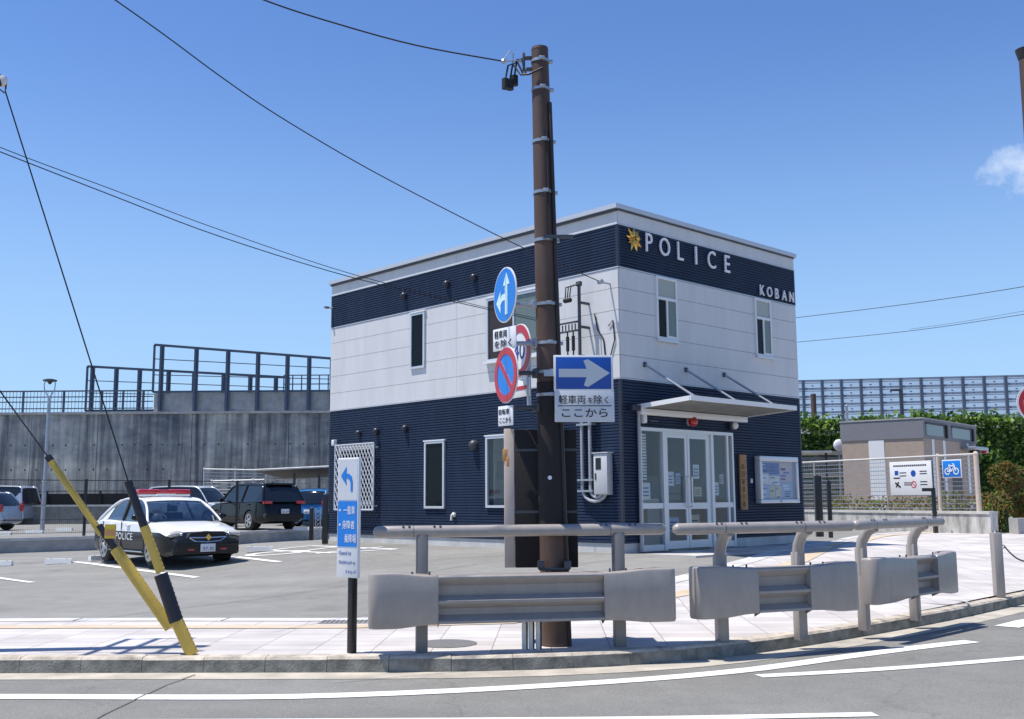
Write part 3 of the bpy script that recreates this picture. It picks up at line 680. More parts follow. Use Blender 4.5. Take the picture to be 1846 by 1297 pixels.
# ------------------------------------------------------------------ CARS
def lerp_tab(tab, x):
    for (x0, y0), (x1, y1) in zip(tab[:-1], tab[1:]):
        if x <= x1: u = (x-x0)/(x1-x0) if x1 > x0 else 0; return y0+(y1-y0)*max(0, min(1, u))
    return tab[-1][1]
def make_car(name, label, cat, loc, rz, L, Wd, top, split, paint, lower, roofpts, belt, glass, wr, wb, group=None, front_oh=.9, zb=.2, nose=None, roof_mat=None):
    """local +x is the front. top: profile of bonnet/belt/boot; roofpts=(rear_base, rear_top, front_top, front_base, roof height)"""
    t = thing(name, label, cat, loc, rz, group); hl = L/2; hw = Wd/2
    xf = hl-front_oh; xr = xf-wb
    n = 44; mb = MB(); rows = []
    for i in range(n+1):
        x = -hl+L*i/n; e = max(0, (abs(x)-(hl-.62))/.62); k = hw*(1-.20*e**2.4); zt_ = lerp_tab(top, x)
        lo = zb+.10*e**2+(.0 if e > 0 else 0)
        sp = min(split, zt_-.06)
        sec = [(0, lo), (k*.86, lo), (k*.955, lo+.07), (k*.99, .43), (k, sp-.09), (k*.995, sp), (k*.972, zt_-.055 if zt_-.055 > sp else sp+.01), (k*.90, zt_-.008), (k*.5, zt_+.018), (0, zt_+.026)]
        rows.append((x, sec))
    m = len(rows[0][1]); ringn = 2*m-2; vs = []
    for x, sec in rows:
        e = max(0, (abs(x)-(hl-.3))/.3); sg = 1 if x > 0 else -1
        ring = [(x, y, z) for y, z in sec]+[(x, -y, z) for y, z in reversed(sec[1:-1])]
        vs += [(px-sg*.05*e*max(0, (pz-.5)/.4), py, pz) for px, py, pz in ring]
    for i in range(n):
        for k in range(ringn):
            j = (k+1) % ringn; kk = k if k < m-1 else ringn-1-k
            mb.mi = 1 if kk < 5 or (nose is not None and rows[i][0] > nose) else 0
            mb.add([vs[i*ringn+k], vs[i*ringn+j], vs[(i+1)*ringn+j], vs[(i+1)*ringn+k]], [(0, 1, 2, 3)])
    for i in (0, n):
        for k in range(m-1):
            a_, b_ = i*ringn+k, i*ringn+k+1; c_, d_ = i*ringn+(ringn-k) % ringn, i*ringn+(ringn-k-1) % ringn
            mb.mi = 1 if k < 5 or (nose is not None and i == n) else 0; mb.add([vs[a_], vs[b_], vs[d_], vs[c_]], [(0, 1, 2, 3)])
    body = mb.build('body', [paint, lower], t, smooth=0)
    bm = bmesh.new(); bm.from_mesh(body.data); bmesh.ops.remove_doubles(bm, verts=bm.verts[:], dist=.0004)
    bmesh.ops.dissolve_degenerate(bm, dist=.0003, edges=bm.edges[:]); bmesh.ops.recalc_face_normals(bm, faces=bm.faces[:]); bm.to_mesh(body.data); bm.free()
    # wheel arches by boolean, baked into the mesh
    cut = MB()
    for x in (xf, xr): cut.cyl((x, -hw-.3, wr), (x, hw+.3, wr), wr*1.13, n=28)
    co = cut.build('cutter', M['blackm'], None, smooth=0); bpy.context.view_layer.update()
    co.matrix_world = Matrix.Translation(loc) @ Matrix.Rotation(rz, 4, 'Z')
    md = body.modifiers.new('arch', 'BOOLEAN'); md.object = co; md.operation = 'DIFFERENCE'; md.solver = 'EXACT'
    bpy.context.view_layer.update(); dg = bpy.context.evaluated_depsgraph_get()
    me = bpy.data.meshes.new_from_object(body.evaluated_get(dg)); body.modifiers.clear(); old = body.data; body.data = me; bpy.data.meshes.remove(old); me.name = 'body'
    cm = co.data; bpy.data.objects.remove(co); bpy.data.meshes.remove(cm)
    me.polygons.foreach_set('use_smooth', [True]*len(me.polygons)); me.set_sharp_from_angle(angle=R(32))
    # wheels
    for x in (xf, xr):
        for s in (-1, 1):
            y1 = s*(hw-.015); y0 = s*(hw-.22)
            w = MB(); w.cyl((x, y0, wr), (x, y1-s*.02, wr), wr, n=28); w.cyl((x, y1-s*.02, wr), (x, y1, wr), wr, wr*.9, n=28); wo = w.build('wheel', M['tyre'], t)
            g = MB(); g.cyl((x, y1-s*.01, wr), (x, y1+s*.004, wr), wr*.66, n=24); g.build('rim_back', M['steel_d'], wo)
            g = MB(); g.x = Matrix.Translation((x, y1+s*.004, wr)); g.ring(wr*.69, wr*.58, 0, s*.014, 28); g.disc(wr*.17, 0, s*.02, 14)
            for q in range(5):
                a_ = 2*math.pi*q/5+.3; g.x = Matrix.Translation((x, y1+s*.004, wr)) @ Matrix.Rotation(a_, 4, 'Y'); g.box((-.035, 0, .02), (.035, s*.014, wr*.62))
            g.build('rim', M['rim'], wo)
    # greenhouse: one curved rail per side, windscreen / roof / rear window lofted between them
    rb, rt, ft, fb, zr_ = roofpts; wl_ = hw*.935; wt = hw*.72; zb_ = belt
    def gp(u, s, top_):
        if top_: return Vector((rt+(ft-rt)*u, s*wt, zr_-.05))
        return Vector((rb+(fb-rb)*u, s*wl_, zb_))
    ctl = [(fb, zb_-.02), (fb+(ft-fb)*.5, zb_+(zr_-zb_)*.54), (ft, zr_-.055), (ft-(ft-rt)*.22, zr_-.012), ((ft+rt)/2, zr_), (rt+(ft-rt)*.2, zr_-.016), (rt, zr_-.065), (rt+(rb-rt)*.5, zb_+(zr_-zb_)*.52), (rb, zb_-.02)]
    prof = []; own = []
    for q in range(8):
        a_, b_, c_, d_ = [Vector(ctl[max(0, min(8, q+k))]) for k in (-1, 0, 1, 2)]
        for j in range(4):
            u = j/4; prof.append(b_*(2*u**3-3*u**2+1)+(c_-a_)*.5*(u**3-2*u**2+u)+c_*(-2*u**3+3*u**2)+(d_-b_)*.5*(u**3-u**2)); own.append(q)
    prof.append(Vector(ctl[8])); own.append(8)
    def hwz(z): return wl_+(wt-wl_)*max(0, min(1, (z-zb_)/(zr_-.03-zb_)))
    ny = 8
    def row(i):
        p_ = prof[i]; k_ = max(0, min(1, (p_.y-zb_)/(zr_-zb_))); fr = (1 if p_.x > (ft+rt)/2 else -1)
        e_ = .07*(1-k_)+.02
        return [Vector((p_.x+fr*e_*(1-(-1+2*j/ny)**2), (-1+2*j/ny)*hwz(p_.y), p_.y+.035*k_*(1-(-1+2*j/ny)**2))) for j in range(ny+1)]
    rws = [row(i) for i in range(len(prof))]
    def loft(i0, i1, m, nm):
        g_ = MB(); vs_ = [p_ for r_ in rws[i0:i1+1] for p_ in r_]
        g_.add(vs_, [(i*(ny+1)+j, i*(ny+1)+j+1, (i+1)*(ny+1)+j+1, (i+1)*(ny+1)+j) for i in range(i1-i0) for j in range(ny)]); return g_.build(nm, m, t, smooth=70)
    rm = roof_mat or paint
    loft(0, 8, glass, 'windscreen'); loft(24, 32, glass, 'rear_window')
    rf = MB(); vs_ = [p_ for r_ in rws[7:26] for p_ in r_]; vs2 = [p_+Vector((0, 0, .012)) for p_ in vs_]
    rf.add(vs2, [(i*(ny+1)+j, i*(ny+1)+j+1, (i+1)*(ny+1)+j+1, (i+1)*(ny+1)+j) for i in range(18) for j in range(ny)])
    for s in (-1, 1):
        rf.tube([Vector((p_.x, s*hwz(p_.y), p_.y)) for p_ in prof], [.028 if own[i] < 6 else .045 for i in range(len(prof))], 8)
        # quarter panel behind the rear side window
        q_ = [prof[i] for i in range(28, 33)]; lo_ = Vector((rb+.16*(fb-rb), zb_)); hi_ = Vector((prof[27].x+.10, prof[27].y-.03))
        poly = [lo_, hi_]+q_[0:]; y_ = lambda p__, o_: s*(hwz(p__.y)+o_)
        n_ = len(poly); rf.add([(p_.x, y_(p_, .004), p_.y) for p_ in poly]+[(p_.x, y_(p_, -.02), p_.y) for p_ in poly], [tuple(range(n_)), tuple(range(2*n_-1, n_-1, -1))]+[(i, i+n_, (i+1) % n_+n_, (i+1) % n_) for i in range(n_)])
    rf.build('roof', rm, t, smooth=60)
    for s in (-1, 1): MB().tube([gp(.50, s, 0)+Vector((0, s*.004, 0)), Vector((gp(.47, s, 0).x, s*(hwz(zr_-.04)+.006), zr_-.04))], .032, 6).build('door_pillar', M['blackm'], t)
    for s in (-1, 1):
        g = MB(); poly = [(prof[i].x, prof[i].y) for i in range(0, 33)]; g.add([(x_, s*(hwz(z_)-.012), z_) for x_, z_ in poly], [tuple(range(33))]); g.build('side_window', glass, t, smooth=0)
        mi = MB(); b_ = gp(.93, s, 0); mi.ball((b_.x-.05, s*(hw+.10), zb_+.07), .11, 12, (.55, 1, .68)); mi.cyl((b_.x-.05, s*(hw-.09), zb_+.02), (b_.x-.05, s*(hw+.04), zb_+.05), .022, n=6); mi.build('wing_mirror', lower, t)
        se = MB()
        for u in (.52, .98, .12):
            x = gp(u, s, 0).x; se.box((x-.006, s*(hw*.985), zb+.12), (x+.006, s*(hw+.003), belt-.03))
        se.box((gp(.12, s, 0).x, s*hw*.985, zb+.12), (gp(.98, s, 0).x, s*(hw+.002), zb+.13)); se.build('door_seam', M['blackm'], t)
        for u in (.30, .66):
            x = gp(u, s, 0).x; g = MB(); g.bevbox((x-.09, s*(hw-.03), belt-.13), (x+.09, s*(hw+.028), belt-.095), .008); g.build('door_handle', paint, t)
    return t, dict(hl=hl, hw=hw, xf=xf, xr=xr, gp=gp, zr=zr_)

def plate(t, x, z, s, txt, small=None, y=0, name='number_plate'):
    g = MB(); g.x = Matrix.Translation((x, y, z)) @ Matrix.Rotation(R(90)*s, 4, 'Z'); g.bevbox((-.165, -.012, -.083), (.165, .006, .083), .005); o = g.build(name, M['s_white'], t)
    k = MB(); k.x = g.x; letters(k, txt, 0, -.025, .27, .075, -.0125, .003)
    if small: letters(k, small, 0, .05, .16, .03, -.0125, .003)
    k.build('plate_text', M['ink_b'], o)
def heading(fx, fy): return math.atan2(fy, fx)

# patrol car -------------------------------------------------------
pc = Vector((-7.95, 24.12, 0)); pc.z = GZ(pc.x, pc.y)-.012
top = [(-2.3, .80), (-2.2, .93), (-1.7, .98), (-1.2, .97), (.4, .93), (.98, .93), (1.4, .87), (1.85, .78), (2.12, .69), (2.3, .57)]
hd = heading(.655, -.756)
pcar, P = make_car('police_car', 'black and white patrol car with red roof light bar parked in the lot', 'police car', pc, hd, 4.6, 1.78, top, .71, M['carw'], M['carb'], (-1.72, -.92, .42, 1.12, 1.43), .95, M['car_gl'], .315, 2.65, front_oh=.92, zb=.19, nose=2.04)
hl, hw = P['hl'], P['hw']
lb = MB(); lb.x = Matrix.Translation((-.12, 0, 1.515))
lb.bevbox((-.13, -.62, .0), (.13, -.12, .12), .045); lb.bevbox((-.13, .12, .0), (.13, .62, .12), .045); lb.bevbox((-.11, -.2, .02), (.11, .2, .11), .03); lbo = lb.build('light_bar', M['redl'], pcar)
g = MB(); g.bevbox((-.16, -.58, 1.475), (-.02+.06, .58, 1.515), .012); g.build('bar_base', M['s_white'], lbo)
for s in (-1, 1):
    g = MB(); g.bevbox((-.19, s*.36-.05, 1.40), (-.03, s*.36+.05, 1.48), .012); g.build('bar_foot', M['s_white'], lbo)
g = MB(); g.bevbox((.012, -.22, 1.48), (.06, .24, 1.53), .012); g.build('speaker', M['s_white'], lbo)
# front end
for s in (-1, 1):
    g = MB(); g.x = Matrix.Translation((2.07, s*.60, .665)) @ Matrix.Rotation(-s*R(24), 4, 'Z') @ Matrix.Rotation(R(10), 4, 'Y'); g.ball((0, 0, 0), 1, 18, (.105, .235, .085)); ho = g.build('headlight', M['lens'], pcar)
    g = MB()
    for q in (-.07, .06): g.x = Matrix.Translation((2.16, s*.60-q*1.0, .665)); g.ball((0, 0, 0), .045, 10, (.9, 1, 1))
    g.build('reflector', M['chrome'], ho)
    g = MB(); g.x = Matrix.Translation((2.235, s*.53, .34)); g.ball((0, 0, 0), .045, 10, (.7, 1.2, .7)); g.build('fog_lamp', M['chrome'], pcar)
    g = MB(); g.bevbox((2.27, s*.36-.07, .335), (2.305, s*.36+.07, .375), .008); g.build('front_flasher', M['redl'], pcar)
g = MB(); g.prism([(-.46, .60), (-.34, .50), (.34, .50), (.46, .60), (.38, .70), (0, .735), (-.38, .70)], 2.15, 2.295, 'yz'); gr = g.build('grille', M['blackm'], pcar)
g = MB(); g.tube([(2.30, -.42, .61), (2.312, -.2, .605), (2.315, 0, .60), (2.312, .2, .605), (2.30, .42, .61)], .014, 6); g.tube([(2.295, -.40, .60), (2.305, -.28, .53), (2.31, 0, .51), (2.305, .28, .53), (2.295, .40, .60)], .013, 6); g.build('chrome_trim', M['chrome'], gr)
g = MB(); g.x = Matrix.Translation((2.325, 0, .605)); g.prism([(0, -.07), (.065, 0), (0, .07), (-.065, 0)], -.008, .014, 'yz'); g.build('emblem', M['gold'], gr)
g = MB(); g.bevbox((2.10, -.70, .42), (2.31, .70, .50), .03); g.bevbox((2.02, -.74, .24), (2.285, .74, .43), .05); g.bevbox((2.2, -.45, .26), (2.295, .45, .33), .01); g.build('bumper', M['carb'], pcar)
plate(pcar, 2.315, .39, 1, '\u00b797-95')
# side lettering on both sides
for s in (-1, 1):
    g = MB(); g.x = Matrix.Translation((.0, s*(hw+.002), .60)) @ Matrix.Rotation(R(0) if s < 0 else R(180), 4, 'Z'); letters(g, 'POLICE', -.05 if s < 0 else .05, 0, .98, .15, 0, .004, spacing=1.15); g.build('door_lettering', M['s_white'], pcar)
    g = MB(); g.bevbox((-1.0, s*(hw-.02), .27), (1.0, s*(hw+.012), .30), .008); g.build('sill_trim', M['chrome'], pcar)
# interior
for yy in (-.36, .36):
    g = MB(); g.bevbox((-.25, yy-.24, .45), (.3, yy+.24, .62), .05); g.x = Matrix.Translation((-.28, yy, .60)) @ Matrix.Rotation(R(-14), 4, 'Y'); g.bevbox((-.07, -.24, -.05), (.07, .24, .52), .05); g.bevbox((-.05, -.12, .54), (.05, .12, .72), .04); g.build('seat', M['seat'], pcar)
g = MB(); g.bevbox((-1.45, -.62, .5), (-1.0, .62, .95), .06); g.build('rear_bench', M['seat'], pcar)
g = MB(); g.bevbox((.72, -.70, .72), (1.1, .70, .955), .05); g.build('dashboard', M['blackm'], pcar)
g = MB(); g.x = Matrix.Translation((.56, -.37, .93)) @ Matrix.Rotation(R(-62), 4, 'Y') @ Matrix.Rotation(R(90), 4, 'X'); g.ring(.19, .165, -.014, .014, 24); g.disc(.05, -.015, .015, 12); g.box((-.17, -.01, -.015), (.17, .01, .015)); g.build('steering_wheel', M['rim'], pcar)
g = MB(); g.bevbox((.55, -.11, 1.27), (.58, .11, 1.33), .01); g.build('rear_view_mirror', M['chrome'], pcar)

# black SUV ---------------------------------------------------------
def tail(t, x, y, z, sy, sz, m=None, name='tail_light'):
    g = MB(); g.bevbox((x-.03, y-sy, z-sz), (x+.06, y+sy, z+sz), .012); g.build(name, m or M['redl'], t)
bw = onz(441, 957, .4)
# rear left wheel stands at bw; car faces away to the left
h2 = heading(-.66, .75); f2 = Vector((math.cos(h2), math.sin(h2), 0)); l2 = Vector((-f2.y, f2.x, 0))
c2 = bw+f2*1.34-l2*.80+Vector((.26, 0, 0))
topS = [(-2.3, .70), (-2.24, 1.02), (-1.6, 1.08), (.9, 1.03), (1.2, 1.02), (1.7, .98), (2.1, .88), (2.3, .66)]
suv, S = make_car('suv', 'glossy black SUV seen from its rear quarter on the upper lot', 'car', c2, h2, 4.6, 1.82, topS, .6, M['carb'], M['carb'], (-2.22, -1.85, .42, 1.1, 1.69), 1.06, M['car_gd'], .36, 2.66, zb=.24)
for s in (-1, 1): tail(suv, -2.27, s*.68, 1.02, .18, .05); 
g = MB(); g.bevbox((-2.36, -.80, .42), (-2.1, .80, .62), .05); g.build('bumper', M['blackm'], suv)
g = MB(); g.bevbox((-2.0, -.55, 1.66), (-1.66, .55, 1.73), .02); g.build('roof_spoiler', M['carb'], suv)
plate(suv, -2.345, .70, -1, '62-10')
g = MB(); g.ball((-1.35, 0, 1.74), .06, 10, (1.4, .5, 1)); g.build('roof_antenna', M['carb'], suv)
for s in (-1, 1):
    g = MB(); g.tube([(-1.7, s*.62, 1.70), (-.6, s*.63, 1.745), (.35, s*.62, 1.71)], .02, 6); g.build('roof_rail', M['steel_d'], suv)
# silver SUV behind the patrol car
P3 = onz(352, 950, .4)
van, _ = make_car('suv', 'silver SUV partly hidden behind the patrol car roof', 'car', Vector((-13.9, 46.2, .4)), heading(.95, -.30), 4.4, 1.78, topS, .6, M['carl'], M['carl'], (-2.2, -1.8, .5, 1.15, 1.72), 1.05, M['car_gd'], .35, 2.6, zb=.24)
# blue hatchback at the building end
P4 = at(562, 900, 46)
hat, _ = make_car('hatchback', 'bright blue hatchback beside the dark corner of the police building', 'car', Vector((P4.x+.55, 46, .4)), heading(.2, 1), 3.7, 1.66, [(-1.85, .6), (-1.78, .95), (-1.2, .98), (.8, .95), (1.5, .85), (1.85, .6)], .55, M['carbl'], M['carbl'], (-1.72, -1.35, .35, 1.0, 1.55), .97, M['car_gd'], .29, 2.4, front_oh=.65)
for s in (-1, 1): tail(hat, -1.84, s*.70, .95, .08, .12)
plate(hat, -1.88, .62, -1, '48-13')
# two silver cars at the left edge
P5 = onz(22, 957, .4)
h5 = heading(-1, .12)
hb, _ = make_car('hatchback', 'nearer silver hatchback cut by the left edge with a red tail lamp', 'car', Vector((P5.x-2.1, P5.y+.6, .4)), h5, 3.9, 1.68, [(-1.95, .5), (-1.88, .92), (-1.3, .98), (.8, .95), (1.5, .85), (1.95, .6)], .55, M['cars'], M['cars'], (-1.75, -1.35, .45, 1.1, 1.5), .97, M['car_gd'], .3, 2.45, front_oh=.75)
for s in (-1, 1): tail(hb, -1.88, s*.70, .86, .10, .14)
P6 = onz(35, 948, .4)
mv, _ = make_car('minivan', 'farther pale silver minivan with flat tailgate behind the nearer hatchback', 'car', Vector((P6.x-2.75, P6.y+2.6, .4)), h5, 4.5, 1.74, [(-2.25, .6), (-2.2, 1.0), (1.2, 1.0), (1.7, .95), (2.25, .6)], .6, M['cars'], M['cars'], (-2.2, -2.0, .9, 1.6, 1.86), 1.05, M['car_gd'], .32, 2.8, front_oh=.85)
for s in (-1, 1): tail(mv, -2.22, s*.76, .9, .07, .22)

# wheel stops -------------------------------------------------------
def wheel_stop(loc, rz, label):
    t = thing('wheel_stop', label, 'wheel stop', loc, rz, 'white concrete wheel stops')
    g = MB(); g.prism([(-.08, 0), (.08, 0), (.055, .11), (-.055, .11)], -.30, .30, 'yz'); g.build('block', M['line'], t)
    for x in (-.18, .18): MB().cyl((x, 0, .108), (x, 0, .113), .025, n=8).build('bolt', M['blackm'], t)
    return t
def stop_at(px, py, label, rz=0, z=None):
    p = onz(px, py, z) if z is not None else gnd(px, py); wheel_stop(p, rz, label)
stop_at(106, 1016, 'white wheel stop left of the patrol car', R(8))
stop_at(-2, 1020, 'white wheel stop cut by the left edge of the lower lot', R(8))
stop_at(468, 994, 'white wheel stop right of the patrol car front', R(14))
stop_at(183, 1010, 'white wheel stop under the patrol car rear wheel', R(48))
stop_at(62, 962, 'wheel stop on the upper lot by the lamp base', R(3), .4)
stop_at(4, 965, 'wheel stop on upper lot under the nearer silver hatchback', R(3), .4)
stop_at(116, 957, 'wheel stop on upper lot beside the fence post', R(3), .4)
stop_at(543, 956, 'wheel stop right of the black SUV', R(5), .4)

# black gate posts left of the building
def gate_post(px, py, h, label, chain=False):
    p = gnd(px, py); t = thing('gate_post', label, 'gate post', p, 0, 'black gate posts')
    g = MB(); g.bevbox((-.07, -.07, 0), (.07, .07, h), .012); g.build('post', M['black'], t)
    g = MB(); g.cyl((0, 0, h), (0, 0, h+.03), .05, n=10); g.build('cap', M['steel'], t); return t, p
gate_post(561, 981, 1.22, 'black square gate post farther from police wall, beside the blue car')
gate_post(586, 981, 1.22, 'black square gate post nearest the left end of police wall')
p = gnd(573, 978); t = thing('folding_gate', 'low black scissor gate folded between the two black gate posts', 'gate', p)
g = MB()
for k in range(7):
    z = .12+k*.15
    g.cyl((-.08, 0, z), (.08, 0, z+.14), .012, n=5); g.cyl((.08, .02, z), (-.08, .02, z+.14), .012, n=5)
g.cyl((-.09, 0, .05), (-.09, 0, 1.2), .015, n=6); g.cyl((.09, 0, .05), (.09, 0, 1.2), .015, n=6); g.build('lattice', M['steel'], t)
p = onz(58, 942, .4); t = thing('marker_post', 'short white square post at the end of low boundary wall', 'post', Vector((p.x, p.y, .4)))
g = MB(); g.bevbox((-.15, -.15, 0), (.15, .15, .85), .02); g.build('post', M['concrete_lt'], t)

# ------------------------------------------------------------------ POLICE BUILDING  (local: x along the entrance front, y along the car-park side)
bld = thing('police_building', 'two-storey navy and white police box building with POLICE lettering', 'police station', BC, YAW)
Z1, Z2, Z3 = 3.41, 5.68, 6.56
ex0, ex1, eh = .50, 3.72, 2.47          # entrance opening
T = .16
fd = MB()
fd.box((.02, .02, -.45), (ex0, .3, .17)); fd.box((ex1, .02, -.45), (BL2-.02, .3, .17)); fd.box((.02, .3, -.45), (.3, BL1-.02, .17)); fd.box((.3, BL1-.3, -.45), (BL2-.02, BL1-.02, .17)); fd.box((BL2-.3, .3, -.45), (BL2-.02, BL1-.3, .17))
fd.box((ex0, .05, -.45), (ex1, .3, -.0)); fd.build('foundation', M['concrete_lt'], bld)
w = MB(); wy0, wy1, wz0, wz1 = 2.44, 3.92, .90, 2.40
w.box((.02, .02, .172), (T, wy0, BH-.1)); w.box((.02, wy1, .172), (T, BL1-.02, BH-.1)); w.box((.02, wy0, .172), (T, wy1, wz0)); w.box((.02, wy0, wz1), (T, wy1, BH-.1)); w.box((T, BL1-T, .172), (BL2-.02, BL1-.02, BH-.1)); w.box((BL2-T, .02, .172), (BL2-.02, BL1-T, BH-.1))
w.box((T, .02, .172), (ex0, T, BH-.1)); w.box((ex1, .02, .172), (BL2-T, T, BH-.1)); w.box((ex0, .02, eh), (ex1, T, BH-.1))
w.build('inner_wall', M['gap'], bld)
g = MB(); g.box((T, T, BH-.5), (BL2-T, BL1-T, BH-.3)); g.build('roof', M['concrete'], bld)
def ribs(mb, face, a0, a1, z0, z1, pitch=.0606):
    n = max(1, round((z1-z0)/pitch)); p = (z1-z0)/n; prof = []
    for i in range(n): z = z0+i*p; prof += [(z, 0), (z+.22*p, .020), (z+.80*p, .020), (z+p*.999, 0)]
    vs = []; m_ = len(prof)
    for a in (a0, a1):
        for z, o in prof: vs.append((.018-o-.006, a, z) if face == 'L' else (a, .018-o-.006, z))
    mb.add(vs, [(i, i+1, m_+i+1, m_+i) for i in range(m_-1)])
g = MB(); ribs(g, 'L', .03, wy0, .172, Z1); ribs(g, 'L', wy1, BL1, .172, Z1); ribs(g, 'L', wy0, wy1, .172, wz0); ribs(g, 'L', wy0, wy1, wz1, Z1); ribs(g, 'L', .03, BL1, Z2+.0, Z3); g.build('ribbed_siding', M['navy'], bld, smooth=0)
g = MB()
ribs(g, 'R', .03, ex0, .172, Z1); ribs(g, 'R', ex1, BL2, .172, Z1); ribs(g, 'R', ex0, ex1, eh+.0, Z1); ribs(g, 'R', .03, BL2, Z2, Z3); g.build('ribbed_siding', M['navy'], bld, smooth=0)
for za, zb_ in ((.172, Z1), (Z2, Z3)):
    for a_, b_ in (((-.012, -.012, za), (.045, .045, zb_)), ((BL2-.04, -.010, za), (BL2+.012, .04, zb_)), ((-.010, BL1-.04, za), (.04, BL1+.012, zb_))): MB().box(a_, b_).build('corner_trim', M['navyblk'], bld)
g = MB(); zz = Z1+.03; rows = []
while zz < Z2-.1:
    z1 = min(zz+.4555, Z2-.012); rows.append((zz, z1-.008)); zz += .4555
rows.append((Z3+.02, BH-.02))
for z0, z1 in rows:
    ys = [.0, 5.0, BL1] if z1-z0 < 1 else [.0, BL1]
    for a, b in zip(ys[:-1], ys[1:]): g.box((-.008, a+.004, z0), (.019, b-.002, z1))
    xs = [.02, BL2]
    for a, b in zip(xs[:-1], xs[1:]): g.box((a, -.008, z0), (b-.002, .019, z1))
g.build('wall_panels', M['white'], bld)
g = MB()
for z in (Z1+.0, Z2-.012, Z3): g.box((-.020, -.020, z), (.012, BL1, z+.022)); g.box((.012, -.020, z), (BL2, .012, z+.022))
g.build('band_flashing', M['coping'], bld)
g = MB(); g.box((-.09, -.06, BH-.075), (.25, BL1+.06, BH+.02)); g.box((.25, -.06, BH-.075), (BL2+.06, .25, BH+.02)); g.box((BL2-.25, .25, BH-.075), (BL2+.06, BL1+.06, BH+.02)); g.box((.25, BL1-.25, BH-.075), (BL2-.25, BL1+.06, BH+.02)); g.build('roof_coping', M['coping'], bld)
g = MB(); g.box((-.055, .0, BH-.125), (.0, BL1, BH-.08)); g.box((.0, -.035, BH-.11), (BL2, -.002, BH-.08)); g.build('coping_shade_strip', M['steel_d'], bld)  # dark strips standing in for the shadow line under the coping

# windows ------------------------------------------------------------
def win_left(y0, y1, z0, z1, panes, sill=False, shape='fixed'):
    fr = MB(); d = -.055; fw = .055
    fr.box((d, y0, z0), (.0, y1, z0+fw)); fr.box((d, y0, z1-fw), (.0, y1, z1)); fr.box((d, y0, z0+fw), (.0, y0+fw, z1-fw)); fr.box((d, y1-fw, z0+fw), (.0, y1, z1-fw))
    f = fr.build('window', M['alu'], bld)
    g = MB(); g.box((-.066, y0-.03, z1+.002), (.0, y1+.03, z1+.03)); g.build('head_trim', M['alu_w'], f)
    for a, b, m in panes:
        g = MB(); A = y0+fw+(y1-y0-2*fw)*a; B = y0+fw+(y1-y0-2*fw)*b; g.box((-.026, A, z0+fw), (-.014, B, z1-fw)); g.build('pane', m, f)
        if b < 1: g = MB(); g.box((-.05, B-.025, z0+fw), (-.012, B+.025, z1-fw)); g.build('mullion', M['alu'], f)
    if sill: g = MB(); g.box((-.13, y0-.03, z0-.05), (.0, y1+.03, z0-.002)); g.build('sill', M['alu_w'], f)
    return f
win_left(6.17, 6.73, 4.22, 5.60, [(0, 1, M['glass_dk'])])
win_left(5.41, 6.15, .84, 2.42, [(0, 1, M['glass_dk'])])
win_left(2.06, 3.92, 4.12, 5.57, [(0, .52, M['curtain']), (.52, 1, M['brown_d'])], sill=True)
win_left(2.4, 3.96, .86, 2.44, [(0, .5, M['glass_cl']), (.5, 1, M['glass_cl'])])
f = win_left(8.22, 9.72, .95, 2.40, [(0, 1, M['glass_dk'])])
g = MB(); y0, y1, z0, z1 = 8.06, 9.78, .80, 2.47
for a, b in (((y0, z0), (y1, z0)), ((y1, z0), (y1, z1)), ((y1, z1), (y0, z1)), ((y0, z1), (y0, z0))): g.cyl((-.14, a[0], a[1]), (-.14, b[0], b[1]), .022, n=6)
st = .135
def lattice(sg):
    k = -14
    while k*st < (y1-y0)+(z1-z0)*1.0:
        # line y = yk + sg*.62*(z-z0)
        yk = y0+k*st if sg > 0 else y1-k*st
        p = []
        za, zb_ = z0, z1
        f_ = lambda z: yk+sg*.62*(z-z0)
        lo, hi = y0, y1
        zs = [z for z in (z0, z1)]
        ya, yb = f_(z0), f_(z1)
        # clip
        t0, t1 = 0.0, 1.0; dy = yb-ya
        for lim, s_ in ((lo, 1), (hi, -1)):
            da = s_*(ya-lim); db = s_*(yb-lim)
            if da < 0 and db < 0: t0 = 2
            elif da < 0: t0 = max(t0, da/(da-db))
            elif db < 0: t1 = min(t1, da/(da-db))
        if t0 < t1: g.cyl((-.14-.01*sg, ya+dy*t0, z0+(z1-z0)*t0), (-.14-.01*sg, ya+dy*t1, z0+(z1-z0)*t1), .012, n=5)
        k += 1
lattice(1); lattice(-1)
for yy in (y0, y1):
    for z in (z0+.1, z1-.1): g.cyl((-.14, yy, z), (0, yy, z), .015, n=5)
g.build('window_grille', M['alu'], bld)
